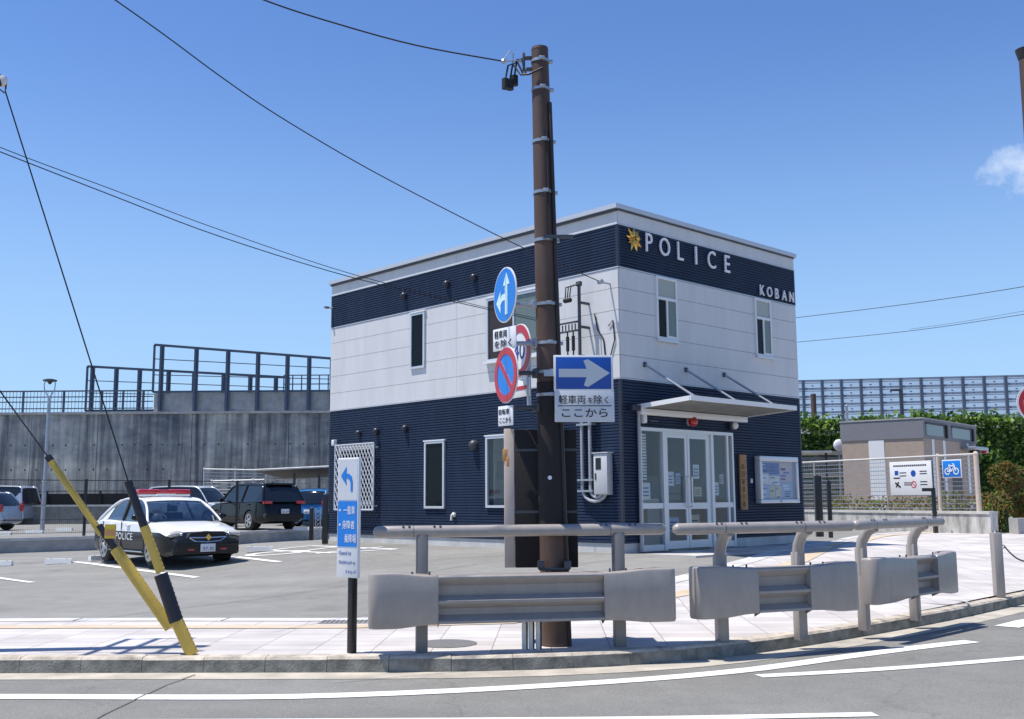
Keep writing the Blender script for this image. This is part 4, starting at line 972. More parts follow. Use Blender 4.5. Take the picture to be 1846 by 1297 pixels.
def win_front(x0, x1, z0, z1):
    fw = .05; d = -.05; zt_ = z1-.46
    fr = MB()
    fr.box((x0, d, z0), (x1, 0, z0+fw)); fr.box((x0, d, z1-fw), (x1, 0, z1)); fr.box((x0, d, z0+fw), (x0+fw, 0, z1-fw)); fr.box((x1-fw, d, z0+fw), (x1, 0, z1-fw)); fr.box((x0+fw, d-.01, zt_-.03), (x1-fw, 0, zt_+.03))
    f = fr.build('window', M['alu_w'], bld)
    g = MB(); g.box((x0-.02, -.085, z0-.05), (x1+.02, 0, z0-.003)); g.build('sill', M['alu'], f)
    g = MB(); g.box((x0+fw, -.024, zt_+.03), (x1-fw, -.012, z1-fw)); g.build('transom_pane', M['frost'], f)
    xm = (x0+x1)/2
    g = MB(); g.box((x0+fw, -.020, z0+fw), (xm, -.010, zt_-.03)); g.build('pane', M['glass_dk'], f)
    g = MB(); g.box((xm, -.034, z0+fw+.04), (x1-fw, -.026, zt_-.03)); g.build('pane', M['curtain'], f)
    g = MB(); g.box((xm-.02, -.045, z0+fw), (xm+.03, -.005, zt_-.03)); g.box((xm+.03, -.042, z0+fw), (x1-fw, -.008, z0+fw+.04)); g.build('sash', M['alu_w'], f)
win_front(1.16, 1.85, 4.33, 5.655); win_front(4.78, 5.44, 4.30, 5.655)

# vents, tap, lamps ----------------------------------------------------
def vent(px, py, r=.085):
    y, z = BL(px, py); g = MB()
    g.cyl((0, y, z), (-.05, y, z), r, n=16); vs = []
    pts = [(-.03-.09*math.sin(t), y, z-.02+.09*math.cos(t)) for t in [math.pi*i/8*.55 for i in range(9)]]
    g.x = Matrix.Translation((-.05, y, z)); g.ball((0, 0, .0), r, 14, (1.1, 1, 1.05)); g.x = Matrix.Identity(4)
    g.build('vent_cap', M['navyblk'] if r < .1 else M['steel_d'], bld)
for p in ((731, 534), (808, 513), (857, 501), (649, 782), (681, 778), (733, 773)): vent(*p)
vent(857, 803, .115)
y, z = BL(820, 929); g = MB(); g.cyl((0, y, z), (-.06, y, z+.02), .05, n=12); g.tube([(-.05, y, z+.02), (-.10, y, z), (-.11, y, z-.12)], .025, 8); g.build('overflow_pipe', M['pipe_w'], bld)
y, z = BL(606, 799); g = MB(); g.bevbox((-.12, y-.06, z-.08), (0, y+.06, z+.08), .02); g.build('wall_lamp', M['s_white'], bld)
y, z = BL(598, 556); g = MB(); g.cyl((-.0, y-.05, z), (-.14, y, z), .02, n=6); g.bevbox((-.24, y-.035, z-.03), (-.10, y+.035, z+.03), .012); g.build('security_camera', M['s_grey'], bld)
x, z = BR(1241, 761); g = MB(); g.x = Matrix.Translation((x, -.01, z)); g.cyl((0, 0, 0), (0, -.05, 0), .085, n=18); bs = g.build('lamp_base', M['coping'], bld)
g = MB(); g.ball((x, -.12, z), .105, 18); g.build('red_lamp', M['redlamp'], bld)
x, z = BR(1315, 768); g = MB(); g.bevbox((x-.09, -.10, z-.09), (x+.07, 0, z+.09), .02); g.build('camera_housing', M['navyblk'], bld)
g = MB(); g.ball((x+.04, -.12, z), .075, 14, (1, 1, 1.1)); g.build('dome_camera', M['s_white'], bld)
x, z = BR(1155, 755); g = MB(); g.bevbox((x-.04, -.14, z-.10), (x+.05, 0, z+.10), .03); g.build('wall_lamp', M['s_white'], bld)
x, z = BR(1172, 758); g = MB(); letters(g, '24H', x+.12, z-.02, .26, .06, -.006, .004) if False else g.box((x, -.012, z-.03), (x+.24, -.001, z+.01)); g.build('small_plate', M['steel_d'], bld)
x, z = BR(1421, 873); x, z = 4.40, 1.42; g = MB(); g.bevbox((x-.025, -.05, z-.05), (x+.025, 0, z+.05), .012); g.build('door_bell', M['s_white'], bld)

# lettering -------------------------------------------------------------
def wall_letters(txt, px0, px1, ya, yb, h):
    n = len(txt)
    for i, ch in enumerate(txt):
        px = px0+(px1-px0)*i/(n-1); py = ya+(yb-ya)*i/(n-1); x, z = BR(px, py)
        g = MB(); vs, fs = text_mesh(ch, None, h, .03); xs_ = [v[0] for v in vs]; wd = max(xs_)-min(xs_)
        s = min(1, .40*h/.40/wd*1.0) if ch != 'I' else 1
        g.add([(x+v[0]*(.84 if ch != 'I' else 1), v[1]-.03, z+v[2]) for v in vs], fs); o = g.build('letter', M['letter'], bld, smooth=30)
        for xx in (-.04, .04): pass
wall_letters('POLICE', 1167, 1308, 438.5, 477, .395)
wall_letters('KOBAN', 1371, 1424, 524, 536.5, .245)
# golden emblem: leaves around a rising disc
x, z = BR(1141, 432); em = MB(); random.seed(5)
for ring_, (ln, wd, n, off) in enumerate(((.25, .085, 9, 0), (.19, .08, 9, 20), (.12, .07, 7, 8))):
    for i in range(n):
        a = 2*math.pi*i/n+R(off); L_ = ln*random.uniform(.85, 1.1)
        em.x = Matrix.Translation((x, -.045-ring_*.03, z)) @ Matrix.Scale(1.02, 4) @ Matrix.Rotation(a, 4, 'Y') @ Matrix.Rotation(R(-10-8*ring_), 4, 'X')
        em.add([(0, .0, .02), (-wd/2, -.012, L_*.5), (0, -.045, L_*.55), (wd/2, -.012, L_*.5), (-wd*.25, -.01, L_*.78), (0, -.03, L_), (wd*.25, -.01, L_*.78), (0, .01, L_*.5)], [(0, 2, 1), (0, 3, 2), (1, 2, 5, 4), (2, 3, 6, 5), (0, 1, 7), (0, 7, 3), (1, 4, 5, 7), (3, 7, 5, 6)])
em.x = Matrix.Translation((x, -.13, z)); em.ball((0, 0, 0), .05, 14, (1, .6, 1)); em.build('emblem', M['gold'], bld, smooth=20)

# entrance ---------------------------------------------------------------
af = MB(); d0, d1 = -.05, .07; mx = [ex0, 1.27, 1.95, 2.92, ex1]
fw = .05
af.box((ex0, d0, eh-.07), (ex1, d1, eh)); af.box((ex0, d0, .0), (ex0+.06, d1, eh-.07)); af.box((ex1-.06, d0, .0), (ex1, d1, eh-.07))
for xm in (1.27, 2.92): af.box((xm-.045, d0-.01, .0), (xm+.045, d1, eh-.07))
for a, b in ((ex0+.06, 1.225), (2.965, ex1-.06)): af.box((a, d0+.01, .84), (b, d1-.02, .95)); af.box((a, d0+.01, .0), (b, d1-.02, .12)); 
af.box((ex1-.24, d0+.015, .12), (ex1-.17, d1-.02, eh-.07))
ent = af.build('entrance_frame', M['alu'], bld)
for a, b in ((ex0+.06, 1.225), (2.965, ex1-.24)):
    for z0, z1 in ((.12, .84), (.95, eh-.07)): g = MB(); g.box((a, .006, z0), (b, .014, z1)); g.build('pane', M['glass_cl'], ent)
def door(a, b, hx):
    d = MB(); s = .075
    d.box((a, -.03, .02), (a+s, .03, eh-.11)); d.box((b-s, -.03, .02), (b, .03, eh-.11)); d.box((a+s, -.03, eh-.18), (b-s, .03, eh-.11)); d.box((a+s, -.03, .82), (b-s, .03, .95)); d.box((a+s, -.03, .02), (b-s, .03, .18))
    o = d.build('door', M['alu'], bld)
    for z0, z1 in ((.18, .82), (.95, eh-.18)): g = MB(); g.box((a+s, -.004, z0), (b-s, .004, z1)); g.build('pane', M['glass_cl'], o)
    g = MB(); g.tube([(hx, -.03, .86), (hx, -.09, .87), (hx, -.09, 1.48), (hx, -.03, 1.49)], .017, 8); g.build('handle', M['alu_w'], o)
door(1.33, 2.06, 2.0); door(2.075, 2.80, 2.13)
g = MB(); g.box((2.80, -.03, .0), (2.875, .03, eh-.07)); g.box((1.315, -.02, eh-.108), (2.8, .02, eh-.07)); g.build('door_jamb', M['alu'], bld)
# interior room behind the glass
g = MB(); g.box((T+.0, T, .0-.05), (BL2-T, 5.0, .02)); g.build('interior_floor', M['interf'], bld)
g = MB(); g.box((T, 4.4, .02), (BL2-T, 4.5, 2.8)); g.box((T+.001, T, .02), (T+.03, wy0, 2.8)); g.box((T+.001, wy1, .02), (T+.03, 4.4, 2.8)); g.box((T+.001, wy0, .02), (T+.03, wy1, wz0)); g.box((T+.001, wy0, wz1), (T+.03, wy1, 2.8)); g.box((BL2-T-.03, T, .02), (BL2-T-.001, 4.4, 2.8)); g.box((T, T, 2.8), (BL2-T, 4.5, 2.86)); g.build('interior_wall', M['inter'], bld)
ct = tag(MB().bevbox((.75, 1.0, .0), (2.55, 1.5, 1.02), .02).build('reception_counter', M['inter'], None), 'pale reception counter seen through the glass entrance doors', 'counter')
ct.location = BC+Vector((0, 0, .02)); ct.rotation_euler = (0, 0, YAW)
pb = MB()
for x0, y, z0, w_, h_, k in ((.7, 4.38, 1.5, .6, .42, 0), (1.5, 4.38, 1.4, .42, .6, 2), (2.1, 4.38, 1.55, .3, .42, 0), (2.7, 4.38, 1.2, .8, 1.0, 4), (1.45, .998, .35, .5, .5, 2)):
    pb.mi = k; pb.box((x0, y-.012, z0), (x0+w_, y, z0+h_))
pbo = pb.build('wall_poster', PAP, bld)
g = MB()
for k in range(9): g.box((T+.032, .35, 1.15+k*.13), (T+.05, 1.5, 1.22+k*.13))
g.build('window_blind', M['inter'], bld)
g = MB()
for k in range(16): g.box((.58, .20, 1.42+k*.06), (1.0, .24, 1.458+k*.06))
g.build('window_blind', M['inter'], bld)
pk = MB()
for x0, z0, w_, h_, k in ((1.46, 1.30, .20, .29, 0), (1.72, 1.34, .16, .22, 4), (2.32, 1.45, .21, .30, 0), (2.34, 1.08, .26, .20, 2), (3.02, 1.10, .20, .28, 0), (3.26, 1.35, .15, .21, 3), (.62, 1.02, .26, .34, 0), (1.45, .35, .34, .30, 4), (2.2, .30, .3, .4, 2)):
    g = MB(); g.box((x0, .022, z0), (x0+w_, .026, z0+h_)); po = g.build('wall_poster', PAP[k], bld)
    g = MB()
    for q in range(3): g.box((x0+w_*.12, .0185, z0+h_*(.2+.22*q)), (x0+w_*.8, .0205, z0+h_*(.28+.22*q)))
    g.build('poster_print', PAP[5 if k else 1], po)
def local_thing(name, label, cat, x, y, z): 
    p = BC+uR*x+uL*y+Vector((0, 0, z)); return thing(name, label, cat, p, YAW)
t = local_thing('monitor', 'white-backed computer monitor standing on the reception counter', 'monitor', 1.1, 1.22, 1.045)
g = MB(); g.bevbox((-.25, -.03, .1), (.25, .02, .44), .012); g.build('screen', M['s_white'], t); g = MB(); g.bevbox((-.12, -.08, 0), (.12, .1, .015), .004); g.box((-.02, -.01, .015), (.02, .01, .1)); g.build('stand', M['steel'], t)
t = local_thing('desk_lamp', 'round white globe lamp on the reception counter', 'lamp', 1.75, 1.15, 1.045)
g = MB(); g.ball((0, 0, .17), .1, 14); g.build('globe', M['s_white'], t); g = MB(); g.cyl((0, 0, 0), (0, 0, .08), .05, n=12); g.build('base', M['steel_d'], t)
t = local_thing('filing_cabinet', 'grey filing cabinet behind the right-hand entrance pane', 'cabinet', 3.25, 1.55, .02)
g = MB(); g.bevbox((-.45, -.25, 0), (.45, .22, 1.5), .01); b_ = g.build('body', M['meter_s'], t)
for k in range(4): g = MB(); g.box((-.42, -.262, .06+k*.36), (.42, -.252, .38+k*.36)); d_ = g.build('drawer', M['meter'], t)

# canopy -----------------------------------------------------------------
cz = 2.845; co_ = 1.32; rise = .085
cx0, cx1 = .48, 4.20
def cp(x, d, dz=0): return (x, -.02-d, cz+rise*d/co_+dz)
g = MB(); g.add([cp(cx0, 0), cp(cx1, 0), cp(cx1, co_), cp(cx0, co_), cp(cx0, 0, .05), cp(cx1, 0, .05), cp(cx1, co_, .05), cp(cx0, co_, .05)], [(0, 3, 2, 1), (4, 5, 6, 7), (0, 1, 5, 4), (1, 2, 6, 5), (2, 3, 7, 6), (3, 0, 4, 7)]); can = g.build('canopy', M['slat'], bld)
g = MB()
g.add([cp(cx0-.02, co_, -.02), cp(cx1+.02, co_, -.02), cp(cx1+.02, co_+.03, -.02), cp(cx0-.02, co_+.03, -.02), cp(cx0-.02, co_, .075), cp(cx1+.02, co_, .075), cp(cx1+.02, co_+.03, .075), cp(cx0-.02, co_+.03, .075)], [(0, 3, 2, 1), (4, 5, 6, 7), (0, 1, 5, 4), (1, 2, 6, 5), (2, 3, 7, 6), (3, 0, 4, 7)])
for xx in (cx0-.03, cx1): g.add([cp(xx, 0, -.02), cp(xx+.03, 0, -.02), cp(xx+.03, co_, -.02), cp(xx, co_, -.02), cp(xx, 0, .07), cp(xx+.03, 0, .07), cp(xx+.03, co_, .07), cp(xx, co_, .07)], [(0, 3, 2, 1), (4, 5, 6, 7), (0, 1, 5, 4), (1, 2, 6, 5), (2, 3, 7, 6), (3, 0, 4, 7)])
g.build('edge_trim', M['alu_w'], can)
g = MB(); g.bevbox((cx0-.02, -.16, cz-.13), (cx1-.05, -.02, cz-.005), .012); g.box((cx0, -.165, cz-.075), (cx1-.07, -.155, cz-.068)); g.build('gutter', M['alu_w'], bld)
g = MB(); g.box((cx0-.28, -.14, cz-.06), (cx0-.035, -.012, cz+.05)); g.build('junction_box', M['s_blue'] if False else M['navyblk'], bld)
g = MB(); g.cyl((cx0-.02, -.07, .0), (cx0-.02, -.07, cz-.13), .035, n=10); g.build('drain_pipe', M['pipe'], bld)
for i, (px, py) in enumerate(((1160, 657), (1235, 668), (1304, 678))):
    x, z = BR(px, py); xo = (.75, 2.12, 3.5)[i]
    g = MB(); g.cyl((xo, -.02, 3.75), cp(xo, co_-.06, .06), .024, n=8); rd = g.build('stay_rod', M['steel'], bld)
    g = MB(); g.bevbox((xo-.04, -.05, 3.70), (xo+.04, -.005, 3.80), .01); g.build('bracket', M['steel_d'], rd)
    g = MB(); c_ = Vector(cp(xo, co_-.06, .05)); g.bevbox(tuple(c_+Vector((-.03, -.03, 0))), tuple(c_+Vector((.03, .03, .06))), .01); g.build('bracket', M['steel_d'], rd)

# entrance apron
g = MB(); q = [BC+uR*a+uL*b for a, b in ((.3, -.02), (5.2, -.02), (5.2, -1.5), (.3, -1.5))]
g.add([(p.x, p.y, BC.z-.02) for p in q]+[(p.x, p.y, -.1) for p in q], [(0, 1, 2, 3), (0, 1, 5, 4), (1, 2, 6, 5), (2, 3, 7, 6), (3, 0, 4, 7)]); struct(g.build('entrance_apron', M['apron']))
g = MB(); q = [BC+uR*a+uL*b for a, b in ((2.0, -.5), (2.3, -.5), (2.3, -1.48), (2.0, -1.48))]
g.add([(p.x, p.y, BC.z-.015) for p in q], [(0, 1, 2, 3)]); struct(g.build('tactile_paving', M['tactile'], smooth=0))

# notice board + wooden name board ------------------------------------------
t = local_thing('notice_board', 'silver framed glass notice board full of posters beside the entrance', 'notice board', 5.345, -.02, 1.45)
hwb, hhb = .80, .535
g = MB(); g.bevbox((-hwb, -.16, -hhb), (hwb, 0, -hhb+.09), .015); g.bevbox((-hwb, -.16, hhb-.12), (hwb, 0, hhb), .02); g.bevbox((-hwb, -.155, -hhb+.09), (-hwb+.10, 0, hhb-.12), .015); g.bevbox((hwb-.09, -.155, -hhb+.09), (hwb, 0, hhb-.12), .015); g.build('frame', M['alu'], t)
g = MB(); g.box((-hwb+.09, -.05, -hhb+.08), (hwb-.08, -.02, hhb-.11)); g.build('backing', M['board_bg'], t)
random.seed(11); posters = [(-.68, .16, .36, .22, 1), (-.68, -.10, .36, .22, 0), (-.68, -.42, .36, .28, 4), (-.30, .12, .42, .26, 1), (-.30, -.12, .42, .20, 0), (.14, -.04, .54, .44, 3), (-.30, -.43, .22, .28, 2), (-.06, -.43, .26, .28, 2), (.22, -.42, .44, .34, 4)]
for x0, z0, w_, h_, k in posters:
    g = MB(); g.box((x0, -.056, z0), (x0+w_, -.0505, z0+h_)); po = g.build('poster', PAP[k], t)
    g = MB()
    for q in range(5):
        g.mi = random.choice((0, 1, 5, 5, 2)); zz = z0+h_*(.08+.17*q); xx = x0+w_*random.uniform(.06, .3); g.box((xx, -.0585, zz), (xx+w_*random.uniform(.3, .6), -.0565, zz+h_*random.uniform(.05, .13)))
    g.build('poster_print', PAP, po)
g = MB(); g.box((-hwb+.10, -.12, -hhb+.09), (hwb-.09, -.116, hhb-.12)); g.build('glass', glass_mat('board_glass', (.94, .95, .96), .05), t)
g = MB(); g.box((-.03, -.168, -hhb+.03), (.03, -.158, -hhb+.06)); g.build('lock', M['steel_d'], t)
t = local_thing('name_board', 'tall narrow wooden name board with vertical black characters by the entrance', 'name board', 4.055, -.02, 1.39)
g = MB(); g.bevbox((-.125, -.05, -.61), (.125, 0, .61), .008); g.build('board', M['wood'], t)
g = MB()
for i, ch in enumerate('新田駅前交番'): letters(g, ch, -.03, .34-i*.165, .125, .125, -.05, .003)
for i in range(4): g.box((.068, -.053, .44-i*.13), (.092, -.05, .47-i*.13))
g.build('characters', M['ink'], t)

# electricity service: meter box, conduits, service mast ----------------------
t = thing('meter_box', 'grey electric meter box with a small window on the ribbed navy wall', 'meter box', BC+uL*.42+Vector((0, 0, 1.52)), YAW)
g = MB(); g.bevbox((-.15, -.19, -.40), (-.012, .19, .42), .012); g.build('body', M['meter_s'], t)
g = MB(); g.bevbox((-.172, -.178, -.385), (-.152, .178, .405), .008); dr = g.build('door', M['meter'], t)
g = MB(); g.box((-.178, -.02, .10), (-.173, .12, .33)); g.build('window', M['ink'], dr)
g = MB(); g.box((-.185, .11, -.10), (-.173, .14, .03)); g.build('handle', M['steel_d'], dr)
g = MB(); g.box((-.19, -.21, .42), (-.0, .21, .44)); g.build('rain_cap', M['meter'], t)
yA, zA = BL(1065, 518)
t = thing('service_mast', 'dark service mast with conduits rising up the white wall corner', 'cable mast', BC+uL*.86+Vector((0, 0, .9)), YAW)
def lx(x, y, z): return (x, y-.86, z-.9)
g = MB(); g.tube([lx(-.30, .80, 5.42), lx(-.30, .80, 2.9)], .036, 10); mast = g.build('mast_pole', M['steel_d'], t)
for z in (5.0, 4.5, 3.9, 3.2):
    g = MB(); g.box(lx(-.33, .78, z), lx(0, .82, z+.05)); g.build('wall_bracket', M['steel_d'], t)
g = MB(); g.bevbox(lx(-.34, .74, 5.36), lx(-.26, .86, 5.46), .015); g.build('mast_cap', M['steel_d'], t)
for k, y in enumerate((.76, .98)):
    g = MB()
    pts = [lx(-.09, y, 3.4), lx(-.09, y, 1.25)]
    n = 8
    yend = .40 if k == 0 else .30; r_ = (y-yend)/2
    for i in range(1, n+1): a = math.pi*i/n; pts.append(lx(-.09-.02*i/n, y-r_+r_*math.cos(a), 1.25-(.18+.08*k)*math.sin(a)-.0*i))
    pts.append(lx(-.12, yend, 1.14)); g.tube(pts, .034, 8); g.build('conduit', M['pipe'], t)
for z in (2.52, 1.40, 1.18):
    g = MB(); g.box(lx(-.145, .66, z), lx(-.0, 1.08, z+.04)); g.build('clamp', M['steel'], t)
g = MB()
for k in range(3): g.tube([lx(-.34, .74+.07*k, 5.40), lx(-.50, .84+.07*k, 5.33), lx(-.50, .88+.06*k, 5.12)], .014, 6); g.ball(lx(-.5, .88+.06*k, 5.06), .055, 10)
g.build('cable_ends', M['wire'], t)
g = MB(); g.box(lx(-.33, .84, 4.62), lx(-.27, 1.45, 4.65)); g.box(lx(-.33, .84, 4.44), lx(-.27, 1.45, 4.47))
for k in range(6): g.cyl(lx(-.30, .92+k*.09, 4.48), lx(-.30, .92+k*.09, 4.60), .016, n=6)
g.build('terminal_rack', M['steel_d'], t)
for y in (.98, 1.14):
    g = MB(); g.tube([lx(-.30, y, 4.44), lx(-.30, y, 3.2)], .018, 6); g.cyl(lx(-.30, y, 4.35), lx(-.30, y, 4.05), .035, n=8); g.build('cable', M['wire'], t)
g = MB(); g.tube([lx(-.04, .62, 4.8), lx(-.03, .55, 4.45), lx(-.03, .40, 4.25), lx(-.03, .36, 3.9), lx(-.03, .46, 3.4)], .014, 6); g.tube([lx(-.03, .26, 4.5), lx(-.03, .14, 4.6), lx(-.03, .10, 4.2), lx(-.03, .25, 3.8), lx(-.03, .3, 3.4)], .012, 6); g.build('loop_cable', M['wire'], t)
g = MB(); yb_, zb_ = BL(1100, 512); g.tube([lx(0, yb_, zb_), lx(-.30, yb_+.02, zb_)], .02, 6); g.cyl(lx(-.30, yb_+.05, zb_), lx(-.30, yb_-.05, zb_), .05, n=10); g.build('wall_anchor', M['steel'], t)

# ------------------------------------------------------------------ UTILITY POLE (centre)
pb0 = onz(1002, 1164, 0); pb0.z = 0
ptop = at(973, 92, pb0.y)
HP = ptop.z
t = pole = thing('utility_pole', 'brown utility pole standing in front of the police building', 'utility pole', pb0)
def pr(z): return .150+( .094-.150)*z/HP
def ax(z): return (ptop.x-pb0.x)*z/HP
g = MB(); g.tube([(ax(z), 0, z) for z in [HP*i/14 for i in range(15)]], [pr(HP*i/14) for i in range(15)], 28); g.tube([(ax(HP), 0, HP), (ax(HP), 0, HP+.03), (ax(HP), 0, HP+.045)], [pr(HP)*1.02, pr(HP)*.98, .03], 28); g.build('shaft', M['pole'], t, smooth=50)
def pz(py): return at(985, py, pb0.y).z
zs0, zs1 = pz(962), pz(690)
g = MB(); g.tube([(ax(z), 0, z) for z in (zs0, (zs0+zs1)/2, zs1)], [pr(zs0)+.004, pr((zs0+zs1)/2)+.004, pr(zs1)+.004], 28); g.build('poster_guard', M['pole_d'], t, smooth=50)
for py in (112, 163, 257, 349, 435, 550, 620, 672, 713):
    z = pz(py); r = pr(z)
    g = MB(); g.cyl((ax(z), 0, z-.016), (ax(z), 0, z+.016), r+.008, n=28); g.bevbox((ax(z)+r*.2-.03, -r-.035, z-.02), (ax(z)+r*.2+.03, -r+.01, z+.02), .004); g.bevbox((ax(z)+r-.02, -.02, z-.018), (ax(z)+r+.045, .02, z+.018), .004)
    g.build('band_clamp', M['steel'], t)
# cable conduit on the right of the pole
g = MB(); zz = [pz(190), pz(420), pz(700), pz(1000), .0]; g.tube([(ax(z)+pr(z)*.93, -.075, z) for z in zz], .022, 8); g.build('conduit', M['brown_d'], t)
g = MB(); zz = [pz(240), pz(300), pz(360), pz(436)]; g.tube([(ax(z)+pr(z)*.45, -pr(z)*.95-.01, z) for z in zz], .012, 6); g.build('cable', M['wire'], t)
g = MB(); z = pz(433); g.box((ax(z)-.02, -.16, z-.018), (ax(z)+.30, -.125, z+.018)); g.build('cross_arm', M['steel_d'], t)
z = pz(862); g = MB(); g.cyl((ax(z)-.02+.0, -pr(z)-.004, z), (ax(z)-.02, -pr(z)-.014, z), .022, n=14); g.build('reflector', M['s_white'], t)
z = pz(1018); g = MB(); g.bevbox((ax(z)-.16, -.20, z-.05), (ax(z)+.16, -.14, z-.02), .01); g.bevbox((ax(z)-.17, -.21, z-.04), (ax(z)-.10, -.12, z+.05), .012); g.bevbox((ax(z)+.10, -.21, z-.04), (ax(z)+.17, -.12, z+.05), .012); g.build('step_bracket', M['steel_d'], t)
# head hardware
z = pz(112); x0 = ax(z)-pr(z)
g = MB(); g.bevbox((x0-.06, -.03, z-.10), (x0, .03, z-.07), .005); g.bevbox((x0-.09, -.03, z+.03), (x0, .03, z+.06), .005); g.bevbox((x0-.10, -.03, z-.10), (x0-.07, .03, z+.10), .005); g.build('strain_bracket', M['steel_d'], t)
for i, (dx, dz) in enumerate(((-.29, -.26), (-.24, -.255), (-.19, -.19))):
    g = MB(); g.cyl((x0+dx, -.02+.04*i, z+dz-.055), (x0+dx, -.02+.04*i, z+dz+.055), .042, n=12); g.tube([(x0+dx, -.02+.04*i, z+dz+.05), (x0+dx+.03, 0, z+dz+.22), (x0+dx+.08, 0, z-.02+.03*i), (x0-.12+.03*i, -.03, z-.16), (x0-.03, -.09, z-.18), (x0+.12, -.13, z-.12)], .011, 6); g.build('insulator', M['wire'], t)
g = MB(); g.tube([(x0-.08, 0, z+.0), (x0-.2, 0, z+.02), (x0-.31, 0, z+.01)], .01, 6); g.ball((x0-.31, 0, z+.01), .03, 8); g.tube([(x0-.31, 0, z+.02), (x0-.24, 0, z+.13), (x0-.2, 0, z+.10), (x0-.21, 0, z-.03)], .008, 6); g.build('strain_clamp', M['steel'], t)
WIRE_A = Vector(pb0)+Vector((x0-.31, 0, z+.01))
# pole-mounted cabinet behind the pole
cbw = at(928, 900, pb0.y+.10); cbe = at(1041, 900, pb0.y+.10); zt_ = at(950, 775, pb0.y+.1).z; zb_ = at(950, 1024, pb0.y+.1).z
t = thing('pole_cabinet', 'tall dark brown cabinet, its sunlit left side coloured pale, strapped behind the utility pole', 'cabinet', Vector(((cbw.x+cbe.x)/2, pb0.y+.17, zb_)))
wd = (cbe.x-cbw.x)/2; hh = zt_-zb_
g = MB(); g.bevbox((-wd, -.06, 0), (wd, .30, hh), .008); g.build('body', M['pole_d'], t)
g = MB(); g.bevbox((-wd-.112, -.05, .0), (-wd-.002, .28, hh+.012), .008); g.build('side_door', M['beige'], t)  # sunlit look of the cabinet's left side put into this pale colour
g = MB(); g.bevbox((-wd-.125, -.06, hh*.77), (-wd-.075, -.045, hh*.86), .004); g.bevbox((-wd-.085, -.07, hh*.73), (-wd-.06, -.045, hh*.80), .004); g.build('lock_handle', M['tago'], t)
for f_ in (.85, .40):
    g = MB(); g.box((-wd+.003, -.068, hh*f_-.014), (wd-.003, -.061, hh*f_+.014)); g.build('strap', M['steel_d'], t)
# ground conduits at the pole foot
for i, px in enumerate((945, 957, 970)):
    p = onz(px, 1171, 0); o = thing('ground_conduit', ['leftmost of three white conduits rising beside the pole foot', 'middle of three white conduits rising beside the pole foot', 'white conduit standing nearest the pole foot of the three'][i], 'conduit', p, 0, 'white conduits at the pole foot')
    g = MB(); g.cyl((0, 0, 0), (0, 0, .62), .024, n=10); g.build('pipe', M['pipe_w'], o); g = MB(); g.cyl((.028, .01, 0), (.034, .01, .62), .010, n=8); g.build('cable', M['wire'], o)

# ------------------------------------------------------------------ SIGNS ON THE POLE
def sign_thing(name, label, cat, px, py, Y, rz):
    return thing(name, label, cat, at(px, py, Y), rz)
rzL = R(-66)
def arm_to_pole(t, z, mt=M['steel']):
    """horizontal pipe from the sign's back to the pole"""
    wz = t.location.z+z; target = Vector((pb0.x+ax(wz), pb0.y, wz))
    inv = (Matrix.Translation(t.location) @ Matrix.Rotation(t.rotation_euler.z, 4, 'Z')).inverted(); q = inv @ target
    g = MB(); d = (Vector((q.x, q.y, 0))).normalized(); q2 = Vector((q.x, q.y, z))-d*.12
    g.cyl((0, .02, z), q2, .024, n=8); g.bevbox(tuple(q2-Vector((.05, .05, .05))), tuple(q2+Vector((.05, .05, .05))), .01); g.build('bracket_arm', mt, t)
def round_face(t, r, z=0):
    g = MB(); g.cyl((0, .012, z), (0, 0, z), r, n=48); return g.build('plate', M['s_white'], t)
YS = pb0.y-.02
# direction sign: straight on or left
t = sign_thing('direction_sign', 'round blue sign with white arrows straight on and left, above a small plate', 'traffic sign', 910, 532, YS, rzL)
pl = round_face(t, .30)
g = MB(); g.disc(.285, -.004, -.001, 48); g.build('blue_disc', M['s_blue2'], pl)
g = MB(); w_ = .035
g.prism([(.02, -.22), (.085, -.22), (.085, .10), (.135, .10), (.0525, .235), (-.03, .10), (.02, .10)], -.008, -.0045)
g.prism([(.02, -.06), (.02, .01), (-.06, .01), (-.10, -.03), (-.10, .055), (-.215, -.065), (-.10, -.185), (-.10, -.10), (-.075, -.075), (-.05, -.06)], -.008, -.0045)
g.build('arrows', M['s_pale'], pl)
arm_to_pole(t, pz(550)-t.location.z)
def sub_plate(name, label, px, py, Y, rz, w_, h_, rows, m=M['s_white'], rr=.02):
    t = sign_thing(name, label, 'sign plate', px, py, Y, rz)
    g = MB(); g.bevbox((-w_/2, 0, -h_/2), (w_/2, .012, h_/2), .004); g.build('plate', m, t)
    g = MB()
    for txt, cx, cz_, ww, hh_ in rows: letters(g, txt, cx, cz_, ww, hh_, -.001, .003)
    g.build('lettering', M['ink'], t); return t
t = sub_plate('supplementary_plate', 'small white plate with black characters under the blue arrows sign', 909, 611, YS, R(-52), .40, .24, [('軽車両', -.06, .055, .22, .085), ('を除く', -.02, -.05, .30, .085)])
arm_to_pole(t, -.05)
